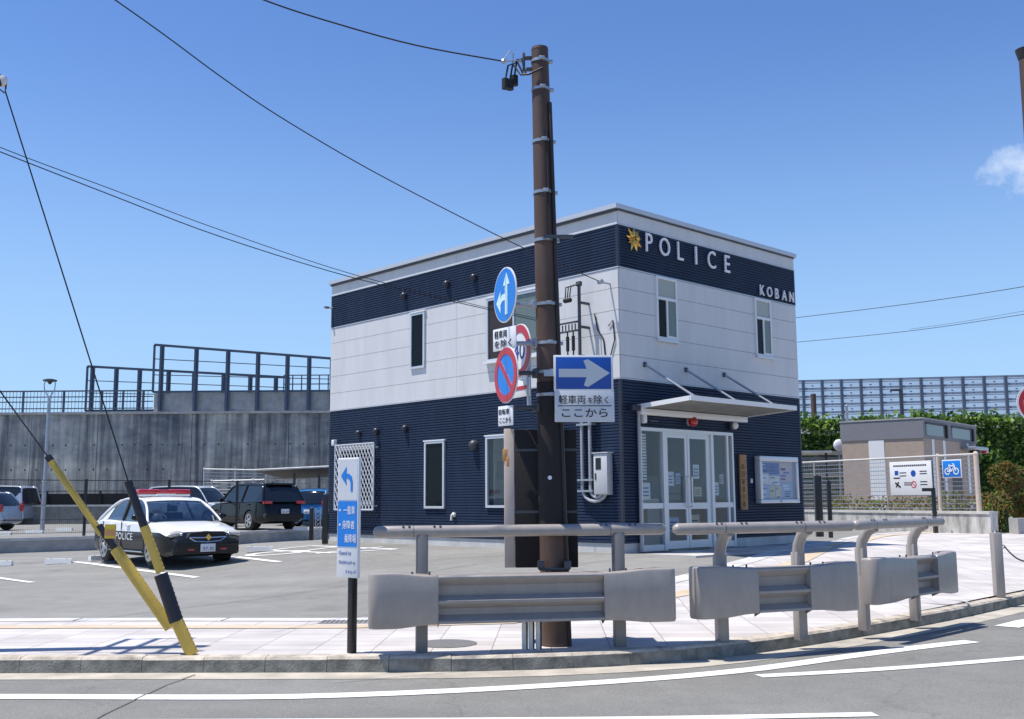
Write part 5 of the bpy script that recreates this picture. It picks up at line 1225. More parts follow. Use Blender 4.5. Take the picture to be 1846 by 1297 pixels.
# speed limit sign behind
t = sign_thing('speed_limit_sign', 'round white 40 speed sign with red rim, partly behind other signs', 'traffic sign', 936, 633, YS+.35, R(-66))
pl = round_face(t, .30)
g = MB(); g.ring(.288, .205, -.006, -.001, 48); g.build('red_ring', M['s_red'], pl)
g = MB(); letters(g, '40', 0, 0, .29, .20, -.001, .004); g.build('numerals', M['ink_b'], pl)
g = MB(); g.cyl((.16, .04, -.62), (.16, .04, .22), .025, n=8); g.build('back_post', M['steel'], t)
arm_to_pole(t, pz(622)-t.location.z)
t = sub_plate('supplementary_plate', 'white plate with a red arrow bar half hidden behind the no parking sign', 938, 700, YS+.35, R(-60), .42, .20, [])
g = MB(); g.prism([(-.16, -.02), (.16, -.02), (.16, .02), (-.16, .02)], -.005, -.001); g.build('red_bar', M['s_red'], t)
# no parking
t = sign_thing('no_parking_sign', 'round red rimmed blue no parking sign with a diagonal red bar', 'traffic sign', 912, 676, YS-.10, R(-66))
pl = round_face(t, .30)
g = MB(); g.ring(.29, .215, -.008, -.001, 48); g.x = Matrix.Rotation(R(45), 4, 'Y'); g.box((-.215, -.0075, -.030), (.215, -.001, .030)); g.build('red_ring_and_bar', M['s_red'], pl)
g = MB(); g.disc(.22, -.004, -.0005, 48); g.build('blue_disc', M['s_blue2'], pl)
arm_to_pole(t, pz(674)-t.location.z, M['steel_d'])
t = sub_plate('supplementary_plate', 'small white plate with two rows of characters under the no parking sign', 911, 750, YS-.10, R(-50), .24, .21, [('自転車', -.02, .045, .17, .06), ('ここから', 0, -.045, .19, .055)])
arm_to_pole(t, .09, M['steel_d'])
# one-way sign and its plate
Yo = pb0.y-.18
c_ = at(1052, 673, Yo); sc_ = (at(1106, 673, Yo).x-at(998, 673, Yo).x); hs_ = at(1052, 641, Yo).z-at(1052, 706, Yo).z
t = thing('one_way_sign', 'rectangular blue one-way sign with a big white right arrow', 'traffic sign', c_, R(4))
g = MB(); g.bevbox((-sc_/2, 0, -hs_/2), (sc_/2, .018, hs_/2), .006); pl = g.build('plate', M['s_white'], t)
g = MB(); g.bevbox((-sc_/2+.022, -.003, -hs_/2+.022), (sc_/2-.022, .002, hs_/2-.022), .001); g.build('blue_field', M['s_blue'], pl)
a = sc_/.6
g = MB(); g.prism([(-.25*a, -.042*a), (.03*a, -.042*a), (.0*a, -.125*a), (.045*a, -.14*a), (.265*a, 0), (.045*a, .14*a), (.0*a, .125*a), (.03*a, .042*a), (-.25*a, .042*a)], -.007, -.0035); g.build('arrow', M['s_grey'] if False else mat('arrow_reflective', (.55, .58, .60), .4), pl)
g = MB(); g.box((-sc_/2-.10, .022, -.03), (sc_/2-.1, .05, .03)); g.box((-.05, .022, -.50), (-.01, .05, .10)); g.build('bracket', M['steel'], t)
c_ = at(1054, 732, Yo); h2_ = at(1052, 703, Yo).z-at(1052, 761, Yo).z
t = thing('supplementary_plate', 'large white plate with two black lines of characters under the one-way sign', 'sign plate', c_, R(4))
g = MB(); g.bevbox((-sc_/2, 0, -h2_/2), (sc_/2, .016, h2_/2), .006); pl = g.build('plate', mat('plate_grey', (.60, .62, .65), .4), t)
g = MB(); letters(g, '軽車両', -.125*a, .063*a, .27*a, .088*a, -.001, .003, bold=.006); letters(g, 'を', .058*a, .055*a, .05*a, .055*a, -.001, .003, bold=.006); letters(g, '除', .135*a, .063*a, .085*a, .088*a, -.001, .003, bold=.006); letters(g, 'く', .22*a, .058*a, .04*a, .07*a, -.001, .003, bold=.006)
letters(g, 'ここから', 0, -.07*a, .46*a, .085*a, -.001, .003, bold=.006); g.box((-.27*a, -.004, -.004), (.27*a, -.001, .004)); g.build('lettering', M['ink'], t)

# ------------------------------------------------------------------ GUIDE SIGN (left)
p = onz(632, 1178, 0); Yg = p.y
t = thing('guide_sign', 'tall narrow white and blue parking guide sign with a left arrow on a black post', 'guide sign', p, R(-40))
zt_ = at(628, 826, Yg).z; zb_ = at(628, 1041, Yg).z; hgt = zt_-zb_; hw_ = .155
g = MB(); g.bevbox((-.036, -.02, 0), (.036, .05, zb_+.3), .008); g.build('post', M['black'], t)
g = MB(); g.bevbox((-hw_, -.065, zb_), (hw_, -.025, zt_), .006); pn = g.build('panel', M['s_white'], t)
zA = zt_-hgt*.365; zB = zb_+hgt*.255
g = MB(); g.box((-hw_+.012, -.069, zB), (hw_-.012, -.0655, zA)); g.build('blue_field', M['s_blue2'], pn)
g = MB(); g.box((-hw_+.012, -.068, zA+.012), (hw_-.012, -.0655, zt_-.014)); g.build('grey_field', mat('sign_light_grey', (.56, .58, .62), .45), pn)
zc = (zA+zt_)/2
arc = [(.075, zc-.12), (.075, zc-.02), (.06, zc+.03), (.02, zc+.055), (-.03, zc+.06)]; inn = [(-.03, zc+.015), (.01, zc+.01), (.035, zc-.01), (.045, zc-.04), (.047, zc-.12)]
g = MB(); g.prism([(p_[0], p_[1]) for p_ in arc+inn], -.072, -.0685); g.prism([(-.02, zc+.125), (-.10, zc+.035), (-.015, zc-.055), (-.02, zc-.015), (-.035, zc+.037), (-.018, zc+.08)], -.0725, -.0685); g.build('arrow', M['s_blue2'], pn)
g = MB(); hb_ = zA-zB
letters(g, '一般車', .03, zB+hb_*.80, .17, .085, -.069, .003); letters(g, '身障者', .02, zB+hb_*.48, .18, .085, -.069, .003); letters(g, '乗降場', .05, zB+hb_*.18, .17, .085, -.069, .003)
for f_ in (.80, .48): g.cyl((-.11, -.069, zB+hb_*f_), (-.11, -.0715, zB+hb_*f_), .012, n=8)
g.build('white_lettering', M['s_white'], pn)
hc_ = zB-zb_
for tx_, cx_, f_, w_ in (('\u00b7General car', -.03, .80, .19), ('\u00b7Disabled pick up', .0, .48, .25), ('& drop off', .06, .18, .15)):
    g = MB(); letters(g, tx_, cx_, zb_+hc_*f_, w_, .045, -.0655, .003); g.build('blue_lettering', M['ink_g'], pn)

# ------------------------------------------------------------------ GUARDRAILS
def barrier(label, A, B, xa, xb, posts, goose, rail, z0=.29, z1=.76, zh=1.18, kind=1, sub=None):
    """A->B: the two post feet. xa/xb: beam ends past the posts along the line"""
    d = (B-A); d.z = 0; ln = d.length; rz = math.atan2(d.y, d.x); t = thing('guardrail', label, 'guardrail', Vector(((A.x+B.x)/2, (A.y+B.y)/2, 0)), rz, 'beige box-beam guardrails')
    h = ln/2; b0, b1 = -h-xa, h+xb
    for x in (-h, h):
        g = MB(); g.bevbox((x-.058, -.045, -.05), (x+.058, .065, .9 if goose else zh-.02), .012); o = g.build('post', M['rail2'] if not goose else M['rail'], t)
        if goose:
            g = MB(); g.x = Matrix.Translation((x, .01, 0))
            g.tube([(0, 0, .6), (0, 0, .86), (0, -.02, .98), (0, -.09, 1.09), (0, -.17, 1.14), (0, -.20, 1.15)], .062, 14); g.build('curved_top', M['rail'], o)
    # beam: two rounded end boxes and a recessed louvred centre
    yb, yf = -.05, -.235
    c0 = posts[0]; c1 = posts[1]
    def endbox(x0, x1, outer, sgn):
        g = MB(); n = 6; rr = .09; prof = []
        if sgn < 0:
            pts = [(x1+(x0+rr-x1)*i/8, yf) for i in range(9)]+[(x0+rr-rr*math.sin(a), yf+rr-rr*math.cos(a)) for a in [math.pi/2*i/n for i in range(1, n+1)]]+[(x0, yb)]+[(x0+(x1-x0)*i/8, yb) for i in range(1, 9)]
        else:
            pts = [(x0+(x1-rr-x0)*i/8, yf) for i in range(9)]+[(x1-rr+rr*math.sin(a), yf+rr-rr*math.cos(a)) for a in [math.pi/2*i/n for i in range(1, n+1)]]+[(x1, yb)]+[(x1+(x0-x1)*i/8, yb) for i in range(1, 9)]
        # flared outline: the cap is a little taller at its outer end
        m_ = len(pts); e = .03
        zs = [(z0, .012), (z0+.022, 0), (z1-.03, 0), (z1-.008, .008), (z1, .026)]
        vs = []
        cx_ = (x0+x1)/2; cy_ = (yf+yb)/2
        for z, ins in zs:
            for (x, y) in pts:
                f_ = abs((x-(x1 if sgn < 0 else x0)))/abs(x1-x0); dz = e*sstep((f_-.1)/.55)*(1 if z > .5 else -1)
                vs.append((x+(ins if x < cx_ else -ins)*.6, y+(ins if y < cy_ else -ins), z+dz))
        k = len(zs)
        fs = [(j*m_+i, j*m_+(i+1) % m_, (j+1)*m_+(i+1) % m_, (j+1)*m_+i) for j in range(k-1) for i in range(m_)]+[tuple(range(m_-1, -1, -1)), tuple(range((k-1)*m_, k*m_))]
        g.add(vs, fs); g.build('beam_end', M['rail'], t, smooth=45)
    endbox(b0, c0, 1, -1); endbox(c1, b1, 1, 1)
    g = MB(); H = z1-z0
    prof = [(yb, z0), (yb, z1), (yf+.03, z1), (yf+.012, z1-.018), (yf+.012, z1-.035), (yf+.09, z1-.105), (yf+.10, z1-.20), (yf, z1-.245), (yf, z1-.27), (yf+.10, z1-.325), (yf+.10, z1-.385), (yf, z1-.44), (yf+.0, z1-.465), (yf+.04, z0)]
    g.prism(prof, c0+.001, c1-.001, 'yz'); g.build('beam', M['rail'], t, smooth=25)
    for x, s in ((c0, 1), (c1, -1)):
        for zc_ in (z1-.255, z1-.455): g = MB(); g.add([(x+.002*s, yf+.10, zc_+.06), (x+.002*s, yf+.10, zc_-.06), (x+.002*s, yf-.002, zc_-.012), (x+.002*s, yf-.002, zc_+.012), (x+.03*s, yf+.10, zc_)], [(0, 1, 4), (1, 2, 4), (2, 3, 4), (3, 0, 4), (3, 2, 1, 0)]); g.build('fin_end', M['steel_d'], t)
    for x in (c0-.25, c0-.08, c1+.08, c1+.25): MB().cyl((x, -.14, z1+.0), (x, -.14, z1+.034), .010, n=8).build('bolt', M['steel_d'], t)
    # handrail
    y = -.20 if goose else .01
    g = MB(); r0, r1 = rail; g.tube([(r0, y, zh), (r0+.015, y, zh), (r0+.05, y, zh), (r0+.30, y, zh), (r1-.30, y, zh), (r1-.05, y, zh), (r1-.015, y, zh), (r1, y, zh)], [.012, .042, .060, .060, .060, .060, .042, .012], 20); hr = g.build('handrail', M['rail'], t, smooth=60)
    for x in (-h, h):
        g = MB(); g.cyl((x-.09, y, zh), (x-.084, y, zh), .0615, n=20); g.build('rail_joint', M['steel_d'], hr); g = MB()
        for q in (-.19, -.13, .12, .18): g = MB(); g.x = Matrix.Translation((x+q, y-.035, zh+.045)); g.ball((0, 0, 0), .016, 8); g.build('rail_bolt', M['steel_d'], hr)
    return t
A, B = onz(760, 1177, 0), onz(1118, 1166, 0)
barrier('single beige guardrail with louvred centre in front of the utility pole', A, B, .53, .55, (-.87, .80), False, (-1.50, 1.53))
A2, B2 = onz(1303, 1156, 0), onz(1445, 1146, 0)
barrier('middle beige guardrail of three, joined to the one near the bollard', A2, B2, .43, .66, (-.20, .48), True, (-1.21, 1.13))
A3, B3 = onz(1560, 1129, 0), onz(1652, 1112, 0)
barrier('rightmost beige guardrail, nearest the chained bollard', A3, B3, .13, .82, (.26, .85), True, (-1.20, 1.12))

# bollard with chain -----------------------------------------------------
p = gnd(1802, 1074)
def bollard(label, p, chain=True):
    t = thing('bollard', label, 'bollard', p, 0, 'beige bollards along the kerb')
    g = MB(); g.bevbox((-.07, -.07, -.02), (.07, .07, .93), .02); g.build('post', M['rail'], t)
    g = MB(); g.cyl((0, 0, .93), (0, 0, .955), .05, .03, n=14); g.build('cap', M['steel_d'], t)
    g = MB(); g.ring(.03, .018, -.012, .012, 14, .10, .72); g.build('chain_eye', M['steel'], t); return t
b1_ = bollard('beige square bollard with a chain at the kerb on the right', p)
q = Vector(p)+Vector((1.75, 1.75, .06)); bollard('beige bollard farther along the kerb, holding the other chain end', q)
g = MB(); a_ = p+Vector((.12, 0, .72)); c_ = q+Vector((-.08, -.05, .72)); n = 46
for i in range(n):
    s0, s1 = i/n, (i+1)/n
    f_ = lambda s: a_.lerp(c_, s)-Vector((0, 0, .30*4*s*(1-s)))
    u, v = f_(s0), f_(s1); g.tube([u, u.lerp(v, .5)+Vector((0, 0, .012 if i % 2 else 0))+Vector((.010 if i % 2 == 0 else 0, 0, 0)), v], .011, 5)
tag(g.build('chain', M['steel_d']), 'sagging steel chain hung between the two beige bollards', 'chain')

# ------------------------------------------------------------------ GUY WIRES with yellow and black guards
ga = onz(347, 1180, 0); Yy = ga.y
def guy(name, label, segs, wire_end, tagpos=None, base=True):
    t = thing(name, label, 'guy wire', ga)
    for (x0, y0), (x1, y1), r, m, ins in segs:
        a_ = at(x0, y0, Yy+ins); b_ = at(x1, y1, Yy+ins); g = MB(); n = 10
        pts = [a_.lerp(b_, i/n) for i in range(n+1)]
        g.tube(pts, r, 14); 
        d = (b_-a_).normalized()
        for i in range(1, int((b_-a_).length/.05)): c_ = a_+d*(.05*i); g.cyl(c_+Vector((r*.8, -.012, 0)), c_+Vector((r*1.22, -.012, .0)), .008, n=5)
        g.build('guard_cover', m, t, world=True)
    a_ = at(*segs[-1][1], Yy+segs[-1][4]); g = MB(); g.tube([a_-(wire_end-a_).normalized()*.05, wire_end], .008, 6); g.build('stay_wire', M['wire'], t, world=True)
    return t
LP = Vector((-6.2, 10.85, 0))      # the pole just outside the frame
guy('guy_wire', 'upright guy wire in a black and yellow striped guard at the kerb',
    [((347, 1181), (318, 1118), .062, M['yellow'], 0), ((318, 1121), (290, 1036), .068, M['guardb'], 0), ((290, 1032), (260, 950), .046, M['yellow'], 0), ((261, 953), (231, 868), .042, M['guardb'], 0)], at(9, 163, Yy))
t = guy('guy_wire', 'leaning guy wire in a mostly yellow guard crossing before the patrol car',
    [((307, 1132), (208, 990), .056, M['yellow'], .06), ((210, 994), (178, 948), .036, M['guardb'], .06), ((183, 963), (88, 826), .034, M['yellow'], .06), ((92, 832), (86, 823), .036, M['guardb'], .06)], at(-150, 500, Yy+.06))
tp = at(204, 958, Yy)
g = MB(); g.box((tp.x-.055, tp.y-.08, tp.z-.07), (tp.x+.055, tp.y-.07, tp.z+.07)); tg = g.build('warning_tag', M['tago'], t, world=True)
for za, zb_ in ((.02, .065), (-.065, -.045)): MB().box((tp.x-.05, tp.y-.084, tp.z+za), (tp.x+.05, tp.y-.081, tp.z+zb_)).build('tag_print', M['tagy'], t, world=True)
ins = at(6, 147, Yy)
t = thing('guy_insulator', 'pale porcelain insulator on the stay wire at the left edge', 'insulator', ins)
g = MB(); g.bevbox((-.05, -.04, -.055), (.035, .04, .055), .02); g.build('porcelain', M['porc'], t); g = MB(); g.tube([(-.06, -.045, .07), (-.02, -.045, 0), (.0, -.045, -.07)], .010, 6); g.tube([(-.10, 0, .15), (-.03, 0, .06)], .008, 6); g.tube([(.03, 0, -.03), (.03, 0, -.09)], .009, 6); g.tube([(-.08, 0, -.05), (.02, 0, -.13)], .007, 6); g.build('wire_loop', M['wire'], t)
# the neighbouring pole: just outside the frame on the left, it throws the long shadow on the pavement
t = thing('utility_pole', 'brown utility pole just past the left edge, throwing its shadow on the pavement', 'utility pole', LP)
g = MB(); g.tube([(0, 0, 0), (0, 0, 7.9)], [.15, .10], 20); g.build('shaft', M['pole'], t)
g = MB()
for z, x_ in ((5.3, 0), (6.15, 0), (7.1, 0)): g.box((-.03, -.5, z-.03), (.03, .75, z+.03))
g.tube([(0, .70, 5.3), (0, .70, 7.1)], .02, 6); g.tube([(0, -.40, 6.15), (0, -.40, 7.1)], .02, 6); g.build('cross_arm', M['steel_d'], t)

# ------------------------------------------------------------------ OVERHEAD WIRES
def wire(label, pts, r=.010):
    P = [at(x, y, Y) for x, y, Y in pts] if not isinstance(pts[0], Vector) else pts
    out = []
    for i in range(len(P)-1):
        a, b, c, d = P[max(i-1, 0)], P[i], P[i+1], P[min(i+2, len(P)-1)]
        for j in range(5):
            t_ = j/5; m0 = (c-a)*.5; m1 = (d-b)*.5
            out.append(b*(2*t_**3-3*t_**2+1)+m0*(t_**3-2*t_**2+t_)+c*(-2*t_**3+3*t_**2)+m1*(t_**3-t_**2))
    out.append(P[-1]); g = MB(); g.tube(out, r, 6); return tag(g.build('overhead_wire', M['wire']), label, 'wire')
wire('thick overhead wire ending at the top of the brown utility pole', [(100, -190, 9.5), (330, -62, 10), (475, 0, 10.3), (600, 41, 10.6), (750, 82, 10.9)]+[] if False else [at(100, -190, 9.5), at(330, -62, 10), at(475, 0, 10.3), at(600, 41, 10.6), at(750, 82, 10.9), WIRE_A], .0085)
yb_, zb_ = BL(1100, 512); anc = BC+uL*yb_-uR*.30+Vector((0, 0, zb_))
wire('long overhead wire sloping behind the pole to the anchor on the white wall corner', [at(60, -100, 12), at(207, 0, 13.2), at(300, 66, 14), at(400, 140, 14.9), at(500, 208, 15.8), at(650, 297, 17.1), at(800, 376, 18.4), at(945, 448, 19.6), anc], .0095)
rk = BC+uL*1.42-uR*.30+Vector((0, 0, 4.63))
wire('upper of two thin wires crossing the car-park side of the building', [at(-200, 180, 13), at(0, 266, 14.5), at(200, 341, 16), at(400, 416, 17.5), at(640, 496, 19.2), at(870, 553, 20.8), rk+Vector((0, 0, .05))], .007)
wire('lower of two thin wires crossing the car-park side of the building', [at(-200, 196, 13.1), at(0, 274, 14.6), at(200, 352, 16.1), at(400, 428, 17.6), at(640, 502, 19.2), at(870, 556, 20.8), rk], .009)
wire('upper distant wire over the noise barrier on the right', [at(1380, 580, 62), at(1437, 573, 60), at(1640, 548, 54), at(1846, 517, 48), at(2100, 470, 42)], .016)
wire('lower distant wire over the noise barrier on the right', [at(1380, 622, 62), at(1440, 617, 60), at(1640, 597, 54), at(1846, 567, 48), at(2100, 525, 42)], .014)
wire('faintest distant wire just above the lower wire on the right', [at(1640, 594, 55), at(1750, 578, 52), at(1846, 561, 49), at(2000, 535, 45)], .008)

# ------------------------------------------------------------------ RIGHT SIDE
# pole at the right edge with a round red sign
pR = onz(1862, 1060, .1); YR = 16.5; tr = at(1847, 92, YR)
t = thing('utility_pole', 'dark brown square-capped pole cut by the right edge of the picture', 'utility pole', Vector((tr.x+.02, YR, .1)))
g = MB(); g.tube([(0, 0, 0), (0, 0, tr.z-.1-.12)], [.16, .115], 20); g.build('shaft', M['pole'], t)
g = MB(); g.cyl((0, 0, tr.z-.24), (0, 0, tr.z-.08), .125, .165, n=18); g.build('cap', M['brown_d'], t)
c_ = at(1872, 727, 15.2)
t = thing('round_sign', 'red round sign with white rim at the right edge', 'traffic sign', c_, R(-8))
g = MB(); g.cyl((0, .014, 0), (0, 0, 0), .30, n=48); pl = g.build('plate', M['s_white'], t)
g = MB(); g.disc(.272, -.004, -.0005, 48); g.build('red_disc', M['s_red'], pl)
g = MB(); g.box((-.2, -.008, -.045), (.2, -.0045, .045)); g.build('white_bar', M['s_white'], pl)
g = MB(); g.cyl((0, .05, -c_.z+.05), (0, .05, .35), .03, n=10); g.build('post', M['steel'], t)

# toilet block ------------------------------------------------------------
TC = Vector((14.9, 38, .42)); ty = R(50)
tb = thing('toilet_block', 'small flat-roofed brown public toilet block with grey fascia', 'toilet block', TC, ty)
LB, WB, HB = 3.06, 6.25, 0
HB = at(1660, 755, 38).z-.42; zf = at(1660, 790, 38).z-.42
# local: x along the right face, y along the left face
g = MB(); g.box((0, 0, 0), (WB, .15, zf)); g.box((0, .15, 0), (.15, LB, zf)); g.box((WB-.15, .15, 0), (WB, LB, zf)); g.box((.15, LB-.15, 0), (WB-.15, LB, zf)); g.build('wall', M['tile'], tb)
g = MB(); g.box((-.03, -.03, zf+.002), (WB+.03, LB+.03, HB)); g.build('fascia', M['tgrey'], tb)
g = MB(); g.box((-.05, -.05, HB+.002), (WB+.05, LB+.05, HB+.05)); g.build('roof_edge', M['concrete'], tb)
g = MB()
for x0, x1 in ((.25, 2.35), (3.15, 5.6)): g.box((x0, -.05, zf+.12), (x1, -.033, HB-.18))
for x in (.9,): pass
g.build('clerestory_window', M['curtain'], tb)
g = MB()
for x0, x1 in ((.25, 2.35), (3.15, 5.6)): g.box((x0-.03, -.075, HB-.18), (x1+.03, -.031, HB-.12)); g.box((x1, -.12, zf+.08), (x1+.12, -.031, HB-.12))
g.build('window_hood', M['brown_d'], tb)
g = MB(); g.box((-.02, LB*.47, 0), (-.004, LB*.66, zf-.01)); g.build('white_panel', M['alu_w'], tb)
for x0 in (.85, 2.1, 4.95): MB().box((x0, -.02, 0), (x0+.26, -.004, zf-.01)).build('white_strip', M['alu_w'], tb)
for x0, x1, z0, z1 in ((.25, .8, .9, 2.35), (1.28, 1.9, .9, 2.3), (3.0, 4.1, 0, 2.3)):
    g = MB(); g.box((x0, -.02, z0), (x1, -.003, z1)); o = g.build('door' if z0 == 0 else 'window', M['brown_d'], tb)
    g = MB(); g.box((x0-.05, -.03, z1), (x1+.05, -.004, z1+.05)); g.build('frame', M['tile'], o)
g = MB(); g.bevbox((4.2, -.55, zf-.30), (6.0, -.02, zf-.17), .02); g.build('sign_canopy', M['steel'], tb)
g = MB(); g.bevbox((5.0, -.45, zf-.48), (5.4, -.1, zf-.302), .02); g.build('camera_housing', M['black'], tb)
g = MB(); g.bevbox((5.8, -.50, zf-.40), (6.15, -.1, zf-.302), .02); g.build('red_lamp', M['redl'], tb)

# concrete planter wall + fence with two signs ----------------------------
pa, pbq = onz(1545, 962, .42), onz(1792, 942, .42)
fa = Vector((12.2, 36.5, .42)); fb = Vector((14.35, 30.2, .42))
fa = at(1438, 900, 37.5); fa.z = .42; fb = at(1764, 900, 30.5); fb.z = .42
def fl(s): return fa.lerp(fb, s)
t = thing('planter_wall', 'stained low concrete wall carrying the wire fence on the right', 'wall', fl(.5))
d = (fb-fa).normalized(); nn = Vector((-d.y, d.x, 0)); zt_ = .42+.62
P = [V2(fl(.02)-nn*.12), V2(fl(1.06)-nn*.12)]
g = MB(); wall_along(g, P, .30, .2, zt_-.06); g.build('wall', mat('stained_planter_concrete', (.50, .49, .46), .9, var=.55, scale=2.2, stretch=(2, 2, .5), bump=.3, bscale=40), t, world=True)
P = [V2(fl(.02)-nn*.15), V2(fl(1.06)-nn*.15)]
g = MB(); wall_along(g, P, .36, zt_-.058, zt_+.02); g.build('cap', M['concrete_lt'], t, world=True)
P = [V2(fl(1.07)-nn*.12), V2(fl(1.07)+nn*9)]
t = thing('planter_wall', 'low concrete wall running back from the corner beside the brown shrub', 'wall', fl(1.07))
g = MB(); e_ = at(1900, 930, 33); wall_along(g, [V2(fl(1.10)+nn*.6), V2(Vector((e_.x+6, e_.y+1.2, 0)))], .3, .2, zt_-.18); g.build('wall', M['concrete'], t, world=True)
zr_ = at(1764, 819, 30.5).z
t = thing('wire_fence', 'tall pale pipe fence with horizontal wires in front of the toilet block', 'fence', fl(.5))
def zrail(s): return zt_+(zr_-zt_)*1.0
for s, r in ((.12, .03), (.55, .02), (.82, .055), (1.0, .07)):
    p = fl(s); g = MB(); g.cyl((p.x, p.y, zt_), (p.x, p.y, zrail(s)), r, n=10); g.ball((p.x, p.y, zrail(s)+.01), r*1.15, 8); g.build('post', M['beige'] if r > .04 else M['concrete'], t, world=True)
g = MB(); g.tube([fl(0)+Vector((0, 0, zrail(0)-.42)), fl(1)+Vector((0, 0, zrail(1)-.42))], .034, 8); g.build('top_rail', M['concrete_lt'], t, world=True)
g = MB()
for k in range(12): z = zt_+.1+(zr_-zt_-.1)*k/12; g.tube([fl(0)+Vector((0, 0, z-.42)), fl(1)+Vector((0, 0, z-.42))], .012 if k % 3 else .018, 4)
for i in range(74): p = fl(i/73); g.cyl((p.x, p.y, zt_), (p.x, p.y, zr_), .0045, n=3)
g.build('wire_mesh', M['steel'], t, world=True)
fr = math.atan2(d.y, d.x)
def on_fence(px0, px1, y0, y1, label, cat, name, m):
    # meeting point of the picture column with the fence line
    def hit(px):
        lo, hi = 0, 1.1
        for _ in range(40):
            mid = (lo+hi)/2; p = fl(mid)-nn*.06; v = p-cO; u = 923+FPX*v.dot(cR)/v.dot(cF)
            if u < px: lo = mid
            else: hi = mid
        return fl((lo+hi)/2)-nn*.06
    a_, b_ = hit(px0), hit(px1); Yc = (a_.y+b_.y)/2
    zt2, zb2 = at((px0+px1)/2, y0, Yc).z, at((px0+px1)/2, y1, Yc).z; w2 = (b_-a_).length/2; h2_ = (zt2-zb2)/2
    t = thing(name, label, cat, Vector(((a_.x+b_.x)/2, Yc, (zt2+zb2)/2)), fr)
    g = MB(); g.bevbox((-w2, -.012, -h2_), (w2, .012, h2_), .008); g.build('panel', m, t); return t, w2, h2_
t, w2, h2_ = on_fence(1610, 1686, 832, 893, 'white bicycle rules board with small pictograms on the wire fence', 'information board', 'information_board', M['s_white'])
g = MB()
for i in range(16): g.box((-w2*.8+i*w2*.1, -.015, h2_*.70), (-w2*.8+i*w2*.1+w2*.075, -.0125, h2_*.80))
for (x, z) in ((-.35, .3), (-.35, .12), (.62, .36), (.62, .22), (-.15, -.3), (.62, -.25), (.62, -.42), (-.15, -.42)): g.box((w2*x-.14, -.015, h2_*z), (w2*x+.14, -.0125, h2_*z+.03))
g.box((-w2*.82, -.015, -h2_*.02), (-w2*.50, -.0125, h2_*.06)); g.x = Matrix.Translation((-w2*.62, -.0125, -h2_*.40)) @ Matrix.Rotation(R(35), 4, 'Y'); g.box((-.13, -.003, -.03), (.13, 0, .03)); g.box((-.05, -.003, -.1), (.0, 0, .1)); g.build('print', M['ink'], t)
g = MB(); g.disc(.10, -.016, -.0125, 20, w2*.15, h2_*.28); g.box((-w2*.75, -.016, h2_*.2), (-w2*.57, -.0125, h2_*.46)); g.build('blue_pictogram', M['s_blue'], t)
g = MB(); g.ring(.11, .08, -.016, -.0125, 20, w2*.15, -h2_*.38); g.x = Matrix.Translation((w2*.15, 0, -h2_*.38)) @ Matrix.Rotation(R(40), 4, 'Y'); g.box((-.09, -.0155, -.014), (.09, -.0125, .014)); g.build('red_pictogram', M['s_red'], t)
t, w2, h2_ = on_fence(1706, 1741, 829, 862, 'square blue bicycle sign with white outline on the wire fence', 'sign', 'bicycle_sign', M['s_white'])
g = MB(); g.bevbox((-w2+.03, -.017, -h2_+.03), (w2-.03, -.013, h2_-.03), .001); g.build('blue_field', M['s_blue2'], t)
g = MB(); u = w2/.3
for x in (-.135*u, .135*u): g.ring(.088*u, .062*u, -.022, -.0175, 24, x, -.06*u)
for a_, b_ in (((-.135, -.06), (-.07, .07)), ((-.07, .07), (.09, .07)), ((.09, .07), (0, -.06)), ((0, -.06), (-.07, .07)), ((-.135, -.06), (0, -.06)), ((.135, -.06), (.08, .11)), ((.08, .11), (.03, .12)), ((-.09, .09), (-.03, .09))):
    a2, b2 = Vector((a_[0]*u, -.02, a_[1]*u)), Vector((b_[0]*u, -.02, b_[1]*u)); g.tube([a2, b2], .013*u, 5)
g.build('bicycle_symbol', M['s_white'], t)

# planting, slatted fence, small bollards -----------------------------------
def leaf_cloud(g, n, pick, size, up=.3):
    for i in range(n):
        c = pick(); s = size*random.uniform(.6, 1.3); nrm = Vector((random.gauss(0, 1), random.gauss(-.5, 1), random.gauss(up, 1))).normalized()
        a_ = nrm.orthogonal().normalized(); a_ = Matrix.Rotation(random.uniform(0, 6.28), 3, nrm) @ a_; b_ = nrm.cross(a_)
        g.mi = random.choices((0, 1, 2), (5, 3, 3))[0]
        g.add([c-a_*s, c-b_*s*.5, c+a_*s, c+b_*s*.5], [(0, 1, 2, 3)])
random.seed(21)
YH = 54
def hedge(name, label, px0, px1, ytop, Y, n, size):
    a_ = at(px0, ytop, Y); b_ = at(px1, ytop, Y); t = thing(name, label, 'hedge', Vector(((a_.x+b_.x)/2, Y, .4)))
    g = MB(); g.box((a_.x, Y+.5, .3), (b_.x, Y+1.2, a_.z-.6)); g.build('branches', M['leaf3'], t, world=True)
    g = MB(); bump = [random.uniform(-.25, .3) for _ in range(60)]
    def pick():
        x = random.uniform(a_.x, b_.x); k = (x-a_.x)*1.3; i = int(k) % 59; zt2 = a_.z+bump[i]+(bump[i+1]-bump[i])*(k-int(k))
        if random.random() < .22: return Vector((x, Y+random.uniform(0, 1.4), zt2+random.uniform(-.4, .1)+(random.random()**6)*.5))
        z = random.uniform(.5, zt2); return Vector((x, Y+random.uniform(0, .55)+.25*math.sin(x*2.1+z*1.7), z))
    leaf_cloud(g, n, pick, size); g.build('foliage', [M['leaf'], M['leaf2'], M['leaf3']], t, world=True, smooth=0)
hedge('hedge', 'bright green leafy hedge between the police building and toilet block', 1425, 1640, 762, YH, 6500, .15)
hedge('hedge', 'tall green leafy hedge rising behind the right of the toilet block', 1655, 1990, 752, YH+4, 8500, .16)
